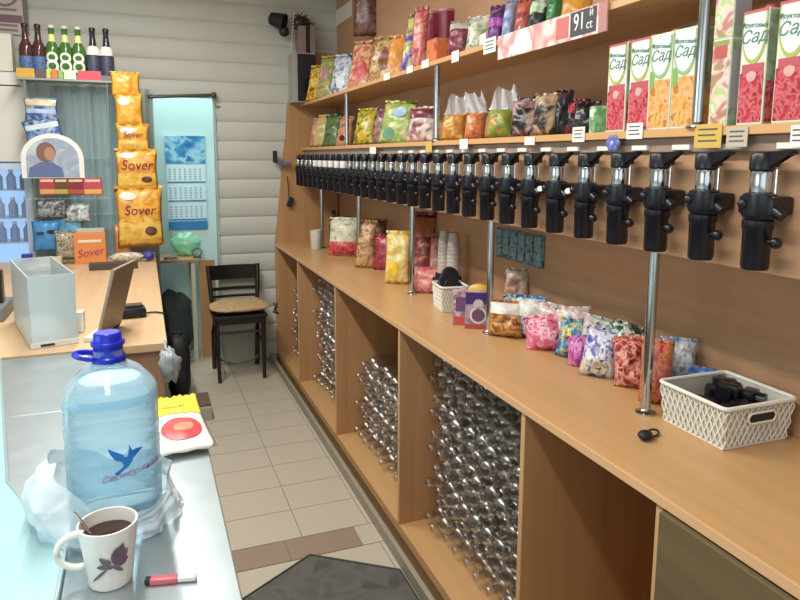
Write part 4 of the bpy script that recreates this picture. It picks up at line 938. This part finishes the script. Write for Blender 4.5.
# arched sign with a portrait print
c = ony(54, 178, RY - .145); e = empty('arched_sign', (c.x, RY - .145, c.z), 'white arched sign with a portrait print fixed on the display rack', 'sign')
W2, H1, H2 = .175, .12, .155
pts = [(-W2, 0, 0), (W2, 0, 0)] + [(W2 * math.cos(PI * k / 16), 0, H1 + H2 * math.sin(PI * k / 16)) for k in range(17)]
b = MB(); b.poly(pts, (0, 1, 0), .004); b.build('card', mat('#e0e0dc', .5), e)
pts = [(-W2 * .84, -.001, .004), (W2 * .84, -.001, .004)] + [(W2 * .84 * math.cos(PI * k / 16), -.001, H1 + H2 * .82 * math.sin(PI * k / 16)) for k in range(17)]
b = MB(); b.poly(pts, (0, -1, 0), .0006); b.build('print_field', film(['#a8b4c0', '#8f9cb0', '#b8c4c8'], 8, .5), e)
b = MB(); b.poly([(-.035 + .055 * math.cos(2*PI*k/18), -.002, .16 + .062 * math.sin(2*PI*k/18)) for k in range(18)], (0, -1, 0), .0006); b.build('portrait_head', mat('#7a5a4c', .6), e)
b = MB(); b.poly([(-.015 + .03 * math.cos(2*PI*k/18), -.0027, .150 + .042 * math.sin(2*PI*k/18)) for k in range(18)], (0, -1, 0), .0006); b.build('portrait_face', mat('#a8806c', .6), e)
b = MB(); b.poly([(-.14, -.002, .006), (.06, -.002, .006), (.05, -.002, .06), (-.005, -.002, .10), (-.065, -.002, .10), (-.13, -.002, .065)], (0, -1, 0), .0006); b.build('portrait_shoulders', mat('#5c6a94', .6), e)
# red boxes row
for k, (x0, x1, c1, c2) in enumerate([(40, 55, '#a83a40', '#c8a060'), (55, 68, '#5a4024', '#b89a4c'), (68, 84, '#7c2428', '#a84a44'), (84, 102, '#b84454', '#d8a84c')]):
    a, b_ = ony(x0, 195, RY - .13), ony(x1, 178, RY - .13)
    e = empty('sweet_box', ((a.x + b_.x)/2, RY - .13, a.z), ['bright red sweet box, leftmost in the rack row', 'dark olive sweet box, second in the rack row', 'deep maroon sweet box, third in the rack row', 'rose red sweet box with yellow foot, rightmost in the rack row'][k], 'box', 0, 'sweet boxes in the display rack')
    w_ = (b_.x - a.x)/2 - .001; h_ = b_.z - a.z
    MB().b2(-w_, w_, -.02, .025, 0, h_, .002).build('carton', mat(c1, .45), e); MB().b2(-w_ * .92, w_ * .92, -.0212, -.0195, h_ * .08, h_ * .34).build('foot_band', mat(c2, .45), e); MB().b2(-w_ * .8, w_ * .8, -.0212, -.0195, h_ * .78, h_ * .92).build('title_band', mat('#d8c0a0', .5), e)
rb = MB().b2(-.68, -.20, RY - .155, RY - .1, ony(60, 196, RY).z - .012, ony(60, 196, RY).z - .004).build('box_ledge', ACRYL, bpy.data.objects['display_rack']); rb.matrix_parent_inverse = bpy.data.objects['display_rack'].matrix_world.inverted() if False else Matrix.Translation((.405, -RY, -DZ))
rack_bag(38, 66, 198, 218, RY - .11, fl3('#5a6064', '#a8b0ac', '#34383c', '#c8ccc8'), 'grey and white packet below the sweet boxes', group='packets in the display rack')
rack_bag(66, 90, 203, 222, RY - .10, fl3('#6a7478', '#d8dcd8', '#44484c'), 'silver grey packet right of the grey and white one', group='packets in the display rack')
EY = mat('#1f2c44', .5)
e = rack_bag(35, 60, 220, 251, RY - .16, fl3('#3a78b4', '#4a8cc4', '#2f64a0', s=6), 'blue packet with a dark wing-shaped mark at the foot of the rack', patch=[(-.75, -.1, .15, .38, EY), (.05, .75, .2, .48, EY)])
rack_bag(56, 84, 214, 240, RY - .08, fl3('#4f94b8', '#6aa8c4', '#8ab8c8', s=6), 'teal blue packet behind the orange box at the rack foot')
rack_bag(57, 75, 230, 258, RY - .21, fl3('#8a7c68', '#b8ac98', '#5a5448', '#c8c0ac', s=40), 'mottled grey brown packet left of the orange box')
c = onz(92, 258, DZ); e = empty('orange_box', (c.x * .97, RY - .20, DZ + .0005), 'orange cardboard box with magenta lettering on the desk before the rack', 'box'); e.scale = (.86, .86, .9)
w_, h_ = 33 * depth(c) / F / 2 * .97, 34 * depth(c) / F * .95
MB().b2(-w_, w_, -.03, .04, 0, h_, .004).build('carton', mat('#d88a48', .5), e); MB().b2(-w_ * .72, w_ * .72, -.0312, -.0295, h_ * .70, h_ * .78).build('white_line', mat('#e8dcc8', .5), e)
text('lettering', 'Sover', .078, MAG, e, facing((0, -.0315, h_ * .36)) @ Matrix.Rotation(.12, 4, 'Z'), shear=.25)
MB().b2(-w_ * .8, w_ * .95, -.01, .035, h_, h_ + .03, .004).build('lid_flap', mat('#b8b4a0', .5), e)
c = ony(118, 252, RY - .16); bag('crisps_packet', (-.145, RY - .11, DZ + .002), .10, .22, .05, fl3('#d88a5c', '#e0a070', '#c87050', s=12), 'salmon packet between the orange box and the hanging strip', 'crisps packet', seed=5.)
# rolled packet lying on desk
a, b_ = onz(110, 258, DZ), onz(152, 257, DZ)
e = empty('rolled_packet', ((a.x + b_.x)/2, RY - .23, DZ + .0005), 'long pale packet with a violet twisted end lying at the desk edge', 'packet')
L_ = (b_.x - a.x)
MB().ball((-.02, 0, .032), .032, (L_ / 2 / .032 * .8, 1.1, 1), 18, .12, 3).build('wrapper', film(['#c8bca4', '#a89878', '#e0dcd0', '#8a8470'], 20), e, 'all')
b = MB(); b.ball((L_ * .42, 0, .036), .035, (1.0, 1, .8), 14, .5, 4, 2); b.build('twisted_end', mat('#4a44a0', .4), e, 'all')
# blue small item left
c = onz(36, 258, DZ); e = empty('blue_tub', (c.x, RY - .2, DZ + .0005), 'small deep blue carton at the left foot of the rack', 'box'); MB().b2(-.028, .028, -.02, .03, 0, .075, .003).build('carton', mat('#2c3a9c', .4), e); MB().b2(-.022, .022, -.0212, -.0195, .02, .05).build('label', mat('#5a68b8', .5), e)
c = onz(50, 262, DZ); e = empty('cream_carton', (c.x + .02, RY - .26, DZ + .0005), 'low cream carton with a yellow side before the blue packet', 'box'); MB().b2(-.07, .07, -.02, .05, 0, .055, .003).build('carton', mat('#d8c8a8', .5), e); MB().b2(0.0, .05, -.0212, -.0195, .005, .04).build('yellow_label', mat('#c8a840', .5), e)
# laptop: lid seen almost edge-on, deck to the left
c = onz(90, 333, DZ); e = empty('laptop', (-.185, 2.60, DZ + .0005), 'open laptop with a brown grey lid seen from the side on the desk', 'laptop', math.radians(-17))
MB().b2(-.05, .0, -.0, .24, 0, .018, .004).build('keyboard_deck', mat('#c9c4ba', .45), e)
b = MB(); b.b2(-.006, .006, 0, .24, 0, .27, .003); o = b.build('lid', mat('#8f8272', .45), e); o.location = (.0, 0, .010); o.rotation_euler = (0, .27, 0)
MB().b2(-.0075, -.006, .012, .228, .016, .258).build('screen', mat('#5c544c', .3), o)
MB().cyl((0, .02, .012), (0, .22, .012), .009, n=10).build('hinge', BLACKM, e, True)
a, b_ = onz(89, 271, DZ), onz(138, 271, DZ); o = tag(MB().b2(a.x, b_.x, a.y, a.y + .05, DZ + .0005, DZ + .045, .006).build('stapler_bar', mat('#4a4038', .5)), 'dark brown bar lying across the desk behind the laptop', 'bar'); o.name = 'dark_bar'
c = onz(133, 318, DZ); e = empty('card_reader', (c.x, c.y + .03, DZ + .0005), 'black glossy card reader with cables on the desk', 'card reader', .1)
MB().b2(-.052, .052, -.045, .05, 0, .042, .014).build('body', BLACK, e, True); MB().b2(-.04, .04, -.02, .035, .042, .052, .004).build('keypad', mat('#3a3a3c', .25), e); MB().b2(-.045, .045, -.0465, -.044, .012, .02).build('slot', BLACKM, e)
MB().tube([(-.05, .02, .015), (-.09, .03, .006), (-.11, .01, .006)], .006, 6).build('cable', BLACKM, e, True); MB().tube([(.05, -.01, .01), (.075, .02, .006), (.10, .01, .006), (.125, -.02, .005)], .004, 6).build('cable', BLACKM, e, True)
# clear plastic box standing at the desk / counter gap
c = onz(37, 350, DZ); c2 = onz(82, 340, DZ)
e = empty('clear_box', (-.395, 2.57, DZ + .0005), 'translucent plastic box with a white base at the left front of the desk', 'plastic box', math.radians(15))
FR = clear('frosted_plastic', (.82, .88, .9), .5, .75, (.66, .73, .75), .35)
MB().b2(0, .155, 0, .50, 0, .022, .003).build('base', mat('#d0d2cc', .5), e)
MB().b2(.002, .153, .002, .006, .022, .26).build('wall', FR, e); MB().b2(.002, .153, .494, .498, .022, .26).build('wall', FR, e); MB().b2(.002, .006, .006, .494, .022, .26).build('wall', FR, e); MB().b2(.149, .153, .006, .494, .022, .26).build('wall', FR, e)
MB().b2(.03, .075, -.0015, .0005, .006, .014).build('latch', BLACKM, e)
c = onz(72, 338, DZ); e = empty('white_carton', (-.262, 2.80, DZ + .0005), 'small white carton between the plastic box and the laptop', 'box'); MB().b2(-.022, .022, -.03, .03, 0, .075, .003).build('carton', mat('#e6e2d8', .5), e); MB().b2(-.022, .022, -.03, .03, .075, .078).build('lid', mat('#d8d2c4', .5), e)
c = onz(2, 318, DZ); e = empty('scale', (-.62, 3.18, DZ + .0005), 'dark grey device at the left edge of the picture', 'device'); MB().b2(-.1, .06, -.12, .12, 0, .06, .008).build('body', mat('#6a7074', .45), e); MB().b2(-.06, .045, -.03, .03, .06, .2, .01).build('head', BLACK, e); e.name = 'grey_device'
bag('snack_bag', (-.56, 4.28, DZ + .0315), .2, .14, .06, fl3('#d88a88', '#e8c8b8', '#e0d8a0'), 'pink and yellow packet lying at the left end of the desk', 'snack packet', seed=3., rot=(-PI/2, 0, .4))
# fridge with blue bottles
e = empty('drinks_fridge', (-1.055, 5.0, 0), 'white drinks fridge with lit glass door at the left edge', 'fridge')
WH = mat('#d9d8d0', .45)
b = MB(); b.b2(-.40, .40, .12, .16, 0, 2.14); b.b2(-.40, -.36, -.14, .12, 0, 2.14); b.b2(.36, .40, -.14, .12, 0, 2.14); b.b2(-.36, .36, -.14, .12, 2.06, 2.14); b.b2(-.36, .36, -.14, .12, 0, .5); b.build('body', WH, e)
b = MB(); b.b2(-.39, .39, -.158, -.141, 1.58, 2.05, .002); b.build('upper_panel', mat('#d2cfc4', .5), e)
for z_ in (.86, 1.06, 1.22, 1.40): MB().b2(-.36, .36, -.12, .12, z_ - .008, z_).build('shelf', mat('#c4cfe0', .4), e)
b = MB(); b.b2(-.38, .38, -.156, -.142, 1.53, 1.57); b.b2(-.38, .38, -.156, -.142, .5, .55); b.b2(-.38, -.34, -.156, -.142, .55, 1.53); b.b2(.34, .38, -.156, -.142, .55, 1.53); fd = b.build('door', mat('#bcd0e6', .4), e)
MB().b2(-.34, .34, -.152, -.147, .55, 1.53).build('pane', ACRYL, fd)
MB().b2(-.35, .35, .1, .115, .56, 1.55).build('light_panel', mat('#a9cbf5', .5, emit=.9), e)
MB().b2(-.32, .175, -.163, -.158, 1.60, 1.96).build('orange_poster', film(['#d8a058', '#c8603c', '#e0c890', '#8a3028'], 6, .5, 6), e)
b = MB(); b.b2(-.4, .325, -.15, -.02, 2.142, 2.37, .003); b.build('light_box', mat('#d4d2c4', .5), e)
for z_, n_, col in ((1.40, 9, '#2f6ac0'), (1.22, 9, '#8a9ac8'), (1.06, 9, '#6a88c8')):
    for k in range(n_):
        x_ = -1.055 + .33 - k * .075
        t = empty('drink_bottle', (x_, 4.93, z_ + .0005), 'bottle on the %s fridge shelf behind the glass door' % {1.40: 'top', 1.22: 'middle', 1.06: 'lower'}[z_], 'bottle', 0, 'bottles on the %s fridge shelf' % {1.40: 'top', 1.22: 'middle', 1.06: 'lower'}[z_])
        MB().lathe([(.028, 0), (.028, .08), (.012, .105), (.012, .118)], 12).build('body', mat(col, .2), t, True); MB().lathe([(.014, .115), (.014, .13), (0, .13)], 10).build('cap', mat('#e0e6f0', .4), t, True)
# poster above the fridge light box
p_ = ony(38, 36, 5.16); e = empty('notice_poster', (-1.0, 5.168, p_.z), 'pale poster with a round emblem above the fridge at the upper left', 'poster')
MB().b2(-.5, .335, -.004, .0, 0, .4, .001).build('sheet', mat('#c9bdb6', .6), e)
b = MB()
for q in range(24):
    a0, a1 = 2*PI*q/24, 2*PI*(q+1)/24
    b.poly([(.20 + .085*math.cos(a0), -.004, .26 + .085*math.sin(a0)), (.20 + .085*math.cos(a1), -.004, .26 + .085*math.sin(a1)), (.20 + .068*math.cos(a1), -.004, .26 + .068*math.sin(a1)), (.20 + .068*math.cos(a0), -.004, .26 + .068*math.sin(a0))], (0, -1, 0), .0012)
b.build('round_emblem', mat('#8c7078', .6), e)
MB().b2(-.3, .30, -.0055, -.004, .075, .125).build('maroon_band', mat('#84606c', .6), e)
for z_ in (.150, .05, .02): MB().b2(-.28, .27, -.0055, -.004, z_, z_ + .016).build('text_line', mat('#8c7c7c', .6), e)
MB().b2(.15, .25, -.0055, -.004, .235, .25).build('emblem_bar', mat('#8c7078', .6), e)
MB().b2(.305, .335, -.006, -.004, 0, .4).build('side_strip', mat('#7c6c6c', .6), e)

# ------------------------------------------------------------------ floor things on the left
e = empty('backpack', (.165, 4.50, 0), 'black bag standing on the floor beside the desk', 'bag')
b = MB(); b.ball((0, 0, 0), 1, (1, 1, 1), 24)
for v in b.bm.verts:
    x, y_, z_ = v.co; n_ = noise.noise(v.co * 2.2); sg = lambda t: math.copysign(abs(t) ** .6, t)
    v.co = Vector((sg(x) * .072 * (1 + .15 * n_), sg(y_) * .10, .225 + sg(z_) * .222 * (1 + .03 * n_)))
b.build('body', mat('#16171b', .6), e, 'all'); MB().tube([(-.02, 0, .43), (-.02, -.02, .47), (.02, -.02, .47), (.02, 0, .43)], .006, 6).build('handle', BLACKM, e, True)
b = MB(); b.b2(-.04, .04, -.112, -.09, .07, .22, .01); b.build('pocket', mat('#1b1c21', .6), e, True)
c = (.075, 2.62)
e = empty('grey_carrier_bag', (.035, 2.462, .735), 'crumpled grey plastic bag hanging at the front corner of the desk', 'bag')
b = MB(); b.ball((.024, -.01, .135), .034, (1.05, 1.0, 1.7), 22, .5, 2.6, 4); b.build('film', clear('grey_film', (.8, .84, .85), .55, .9, (.5, .54, .56), .3), e, 'all')
MB().tube([(.015, 0, .19), (.012, .02, .204), (.012, .055, .209)], .005, 6).build('handle', mat('#8f9698', .5), e, True)
e = empty('floor_carton', (.235, 4.18, 0), 'low olive and white carton on the floor in front of the black bag', 'box')
MB().b2(-.10, .10, -.12, .12, 0, .085, .004).build('carton', mat('#a8a498', .6), e); MB().b2(-.09, .095, -.1, .125, .085, .10, .003).build('lid', mat('#6a5c44', .6), e)
# dark mat
a = onz(310, 557, 0)
e = empty('floor_mat', (a.x, a.y, 0), 'dark grey rubber mat lying on the tiles at the bottom of picture', 'mat')
A_ = Vector((0, 0)); u = Vector((.28 - .566, 2.284 - 2.459)).normalized(); v_ = Vector((.874 - .566, 2.237 - 2.459)).normalized()
ang = math.atan2(v_.y, v_.x)
b = MB(); P = [Vector((0, 0)), v_ * .38, v_ * .38 + Vector((.004, -.85)), Vector((-.20, -1.05)), u * .62]
b.poly([(q.x, q.y, .0006) for q in P], (0, 0, 1), .008); b.build('rubber', film(['#52504c', '#5e5b55', '#474542'], 9, .8), e)
b = MB(); pp = [(q.x, q.y, .009) for q in P]; b.tube(pp + [pp[0]], .005, 6); b.build('rim', mat('#43423f', .8), e)

# ------------------------------------------------------------------ near counter
CZ = .94
e = empty('steel_counter', (-.5, 1.05, 0), 'stainless steel serving counter in the left foreground', 'counter')
MB().b2(-.85, .614, -1.3, .86, CZ - .035, CZ, .002).b2(-.85, .40, .8605, 1.43, CZ - .035, CZ, .002).build('steel_top', STEEL, e)
MB().b2(-.84, .60, -1.28, .84, .08, CZ - .035, .003).b2(-.84, .38, .841, 1.42, .08, CZ - .035, .003).build('body', mat('#b9bdbc', .5), e); MB().b2(-.80, .56, -1.25, .80, 0, .08).build('plinth', BLACKM, e)
b = MB(); G = clear('frosted_lid', (.75, .9, .92), .75, .9, (.66, .82, .84), .22)
pts = [(-.148, .2), (-.153, 1.18), (-.29, 1.49), (-.47, 2.46), (-1.3, 2.46), (-1.3, .2)]
b.poly([(x_ + .5, y_ - 1.05, CZ + .0004) for x_, y_ in pts], (0, 0, 1), .010); b.build('glass_lid', mat('#9dc0c4', .35), e)
b = MB(); q = [(x_ + .5, y_ - 1.05, CZ + .010) for x_, y_ in pts[:4]]; b.tube(q, .004, 6); b.build('lid_rim', mat('#a9bfc2', .3, .5), e, True)
# mug
c = Vector((-.078, 1.085, CZ)); e = empty('tea_mug', (c.x, c.y, CZ + .0005), 'white fluted mug of tea with a grey flower print on the counter', 'mug'); e.scale = (1.06, 1.06, 1.04)
b = MB(); n = 48; R_ = lambda z: .031 + .011 * min(1, z / .09) ** 1.2
prof = [(.029, 0), (.031, .002)] + [(R_(z), z) for z in (.006, .02, .035, .05, .065, .08, .09)] + [(.0425, .098)]
inner = [(.0395, .098), (.039, .09), (.036, .06), (.032, .03), (.028, .012), (0, .010)]
rings = []
for i, (r_, z) in enumerate(prof + inner):
    ring = []
    for k in range(n):
        a = 2 * PI * k / n; rr = r_
        if 1 < i < len(prof) - 1: rr = r_ * (1 + .012 * math.cos(16 * a))
        ring.append(b.bm.verts.new((rr * math.cos(a), rr * math.sin(a), z)))
    rings.append(ring)
for A0, B0 in zip(rings, rings[1:]):
    for k in range(n): b.bm.faces.new((A0[k], A0[(k+1) % n], B0[(k+1) % n], B0[k]))
b.bm.faces.new(list(reversed(rings[0]))); bmesh.ops.remove_doubles(b.bm, verts=b.bm.verts[:], dist=1e-5)
b.build('cup', mat('#ece9e4', .2), e, True)
MB().lathe([(0, .0775), (.0372, .078)], 32).build('tea', mat('#3a2018', .08), e, True)
MB().tube([(-.050 + .020 * math.cos(a_) - .010 * math.cos(2 * a_) * 0 if False else -.041 + .030 * math.cos(a_), 0, .059 + .027 * math.sin(a_)) for a_ in [PI * (.42 + 1.16 * k / 20) for k in range(21)]], .0050, 10).build('handle', mat('#ece9e4', .2), e, 'all')
def mug_poly(pts, off=.0012):
    o_ = []
    for a, z in pts: rr = R_(z) * 1.013 + off; o_.append((rr * math.sin(a), -rr * math.cos(a), z))
    return o_
GF = mat('#6c6670', .4); PF = mat('#70566c', .4)
b = MB()
def petal(bm_, a0, z0, a1, z1, wd):
    n_ = 6; L, Rr = [], []
    dx, dz = (a1 - a0) * .036, z1 - z0; ln = math.hypot(dx, dz); px_, pz_ = -dz / ln, dx / ln
    for k in range(n_ + 1):
        t = k / n_; w__ = wd * math.sin(PI * t) ** .8; a, z = a0 + (a1 - a0) * t, z0 + dz * t
        L.append((a + px_ * w__ / .036, z + pz_ * w__)); Rr.append((a - px_ * w__ / .036, z - pz_ * w__))
    VL = [bm_.verts.new(q) for q in mug_poly(L)]; VR = [bm_.verts.new(q) for q in mug_poly(Rr)]
    for k in range(n_): bm_.faces.new((VL[k], VL[k+1], VR[k+1], VR[k]))
for (a1, z1) in ((-.45, .045), (-.3, .062), (-.05, .058), (.15, .04)): petal(b.bm, .05, .045, a1, z1, .004)
petal(b.bm, .1, .046, -.75, .018, .0022); petal(b.bm, .1, .046, .6, .03, .003)
b.bm.normal_update(); b.build('flower_print', GF, e, False)
b = MB()
for (a1, z1) in ((.55, .078), (.75, .066), (.8, .05), (.35, .075)): petal(b.bm, .25, .045, a1, z1, .007)
b.build('petal_print', PF, e)
e2 = empty('teaspoon', (c.x, c.y, CZ + .0005), 'metal teaspoon standing in the tea mug', 'spoon'); MB().tube([(-.015, .005, .055), (-.036, .012, .0985), (-.05, .017, .118)], .0025, 8).build('handle', CHROME, e2, True); MB().ball((-.008, .003, .040), .012, (.7, .6, 1.3), 12).build('bowl', CHROME, e2, 'all')
# big water bottle
c = Vector((-.074, 1.285, CZ)); e = empty('water_bottle', (c.x, c.y, CZ + .001), 'large blue tinted five litre water bottle with blue cap on the counter', 'bottle')
RB = .0815
prof = [(.0, .012), (.05, .010), (.066, .001), (.077, .005), (RB, .02)]
z = .03
while z < .235: prof += [(RB, z), (RB, z + .012), (RB - .0035, z + .019), (RB - .0035, z + .022)]; z += .029
prof += [(RB, .240), (RB, .252), (RB - .006, .262), (RB - .014, .272), (.052, .290), (.033, .302), (.026, .306), (.025, .330)]
MB().lathe(prof, 40, sq=2.6, caps=False).build('bottle_body', WATERP, e, True)
wp = [(0, .014), (.06, .012), (.073, .02), (RB - .0055, .03), (RB - .0055, .235), (RB - .012, .258), (.052, .278), (0, .279)]
wm, nt, bs = new('water_volume'); bs.inputs['Base Color'].default_value = (.80, .93, .98, 1); bs.inputs['Transmission Weight'].default_value = 1; bs.inputs['Roughness'].default_value = .05; bs.inputs['IOR'].default_value = 1.12
MB().lathe(wp, 40, sq=2.6).build('water', wm, e, True)
BC = mat('#1428b8', .3)
b = MB(); b.lathe([(.027, .306), (.030, .308), (.0305, .316), (.027, .319), (.0255, .326), (.0255, .336), (.029, .338), (.029, .344), (.0245, .346), (.0235, .358), (.021, .361), (0, .361)], 32); b.build('cap', BC, e, True)
b = MB(); pts = [(-.024 - .032 * math.sin(PI * k / 14),   .010 * math.cos(PI * k / 14) * 2.2, .318 + .006 * math.sin(PI * k / 14)) for k in range(15)]
b.tube(pts, .0055, 8); b.build('carry_handle', BC, e, True)
def sqr(a, off): s_ = 2.6; k = (abs(math.cos(a)) ** s_ + abs(math.sin(a)) ** s_) ** (-1 / s_); return (RB + off) * k
A0 = -PI / 2 + .30      # print faces camera, a little to the right
def wrap(u, zz_, off=.0015): a = A0 + u / RB; r_ = sqr(a, off); return (r_ * math.cos(a), r_ * math.sin(a), zz_)
b = MB(); BB = mat('#1d74c8', .4); zc = .152
for shp in ([(-.004, .004), (-.030, .020), (-.026, .008), (-.018, -.004), (-.008, -.008)], [(.0, .004), (.012, .012), (.026, .012), (.018, .004), (.010, -.004)], [(.002, .002), (.004, .022), (.009, .010), (.010, 0)],
            [(-.012, 0), (.010, .002), (.008, -.010), (.0, -.020), (-.010, -.024), (-.006, -.014)], [(-.010, -.020), (-.0, -.018), (-.016, -.032), (-.022, -.028)]):
    b.bm.faces.new([b.bm.verts.new(wrap(x_, zc + z_)) for x_, z_ in shp])
b.build('bird_logo', BB, e)
text('lettering', 'Серебряная', .0165, mat('#8a4478', .5), e, None, fn=lambda q: wrap(q.x + .006, .122 + q.y + q.x * .16, .0030 + max(0, q.z)), shear=.3, wide=1.0, th=.0002)
# thin carrier bag slumped around the bottle foot
b = MB(); n, mz = 72, 18
def cf(u, v):
    a = 2 * PI * u
    left = max(0, math.cos(a - PI * 1.02)) ** 1.3; front = max(0, math.cos(a + PI * .40)) ** 1.5
    hgt = .085 + .05 * left - .050 * front + .016 * noise.noise(Vector((math.cos(a) * 2.6, math.sin(a) * 2.6, 9)))
    zz_ = .004 + hgt * v
    rr = .100 + .050 * left * math.sin(PI * min(1, .15 + v * .75)) + .016 * noise.noise(Vector((math.cos(a) * 2.4, math.sin(a) * 2.4, v * 2.2))) + .010 * noise.noise(Vector((math.cos(a) * 6, math.sin(a) * 6, v * 6))) - .008 * v + .012 * (1 - v)
    rr = max(rr, sqr(a, .004 + .006 * (1 + noise.noise(Vector((a * 3, v * 8, 2))))))
    return (rr * math.cos(a), rr * math.sin(a), zz_)
b.grid(cf, n, mz)
o = b.build('plastic_carrier_bag', BAGP, None, 'all'); o.location = (c.x, c.y, CZ + .0008); tag(o, 'crumpled thin white carrier bag slumped around the water bottle foot', 'bag')
# lighter, crisps on counter
p = onz(172, 582, CZ); e = empty('lighter', (p.x, p.y, CZ + .0005), 'small pink and white lighter lying on the counter beside the mug', 'lighter', -.22); e.scale = (1.12, 1, 1)
MB().b2(-.030, .008, -.007, .007, 0, .010, .003).build('body', mat('#cf6674', .35), e, True); MB().b2(.008, .034, -.006, .006, .001, .009, .002).build('white_end', mat('#e4e0dc', .4), e, True); MB().b2(-.037, -.029, -.006, .006, .001, .010, .002).build('metal_head', BLACKM, e, True)
YL = cr('#e6d23c'); RD = cr('#d2454a')
bag('crisps_packet', (.066, 1.50, CZ + .0150), .135, .36, .026, cr('#eeeae0'), 'white crisps packet with yellow top and red picture lying on the counter', 'crisps packet', rot=(-PI/2, 0, .06), seed=2.2, topband=(.15, .97, YL), patch=[(-.75, .75, -.75, 0.0, RD), (-.3, .45, -.5, -.2, cr('#e88a6c'))], seal=YL, crimp=.25,
    word=('чипсы', .020, mat('#3a3a2c', .5), -.1, .42))

# ------------------------------------------------------------------ light
def area(name, loc, rot, sx_, sy_, power, col, parent=None):
    l = bpy.data.lights.new(name, 'AREA'); l.shape = 'RECTANGLE'; l.size = sx_; l.size_y = sy_; l.energy = power; l.color = col
    o = bpy.data.objects.new(name, l); C.objects.link(o); o.location = loc; o.rotation_euler = rot
    if parent: o.parent = parent
    return o
for k, yy_ in enumerate((.6, 2.1, 3.55)):
    e = empty('ceiling_light', (-.2, yy_, HC - .001), 'long fluorescent ceiling lamp over the aisle, %s' % ['nearest', 'middle', 'farthest'][k], 'ceiling lamp', 0, 'fluorescent ceiling lamps')
    MB().b2(-.08, .08, -.62, .62, -.06, 0, .004).build('housing', mat('#dadad4', .5), e); MB().b2(-.06, .06, -.6, .6, -.075, -.06, .004).build('diffuser', mat('#f4f0e4', .5, emit=3), e)
    area('lamp_light', (0, 0, -.08), (0, 0, 0), .12, 1.2, (27, 33, 35)[k], (1.0, .985, .945), e)
area('daylight_front', (-.6, -1.5, 1.75), (PI/2, 0, 0), 3.0, 1.6, 14, (.90, .97, 1.0))
area('daylight_fill_left', (-2.4, .9, 1.75), (0, -PI/2, 0), 1.2, 1.8, 18, (.80, .97, 1.0))  # fill lamp for cool daylight on the counter, set at the invented window
area('alcove_light', (.42, 5.50, 2.85), (0, 0, 0), .7, .4, 14.5, (.82, 1.0, 1.0))
w = bpy.data.worlds.new('world'); S.world = w; w.use_nodes = True
bg = w.node_tree.nodes['Background']; bg.inputs['Color'].default_value = (.78, .92, .95, 1); bg.inputs['Strength'].default_value = .5
S.view_settings.view_transform = 'Standard'; S.view_settings.look = 'None'; S.view_settings.gamma = 1; S.view_settings.exposure = .06
S.view_settings.use_curve_mapping = False
S.cycles.max_bounces = 10; S.cycles.transparent_max_bounces = 24
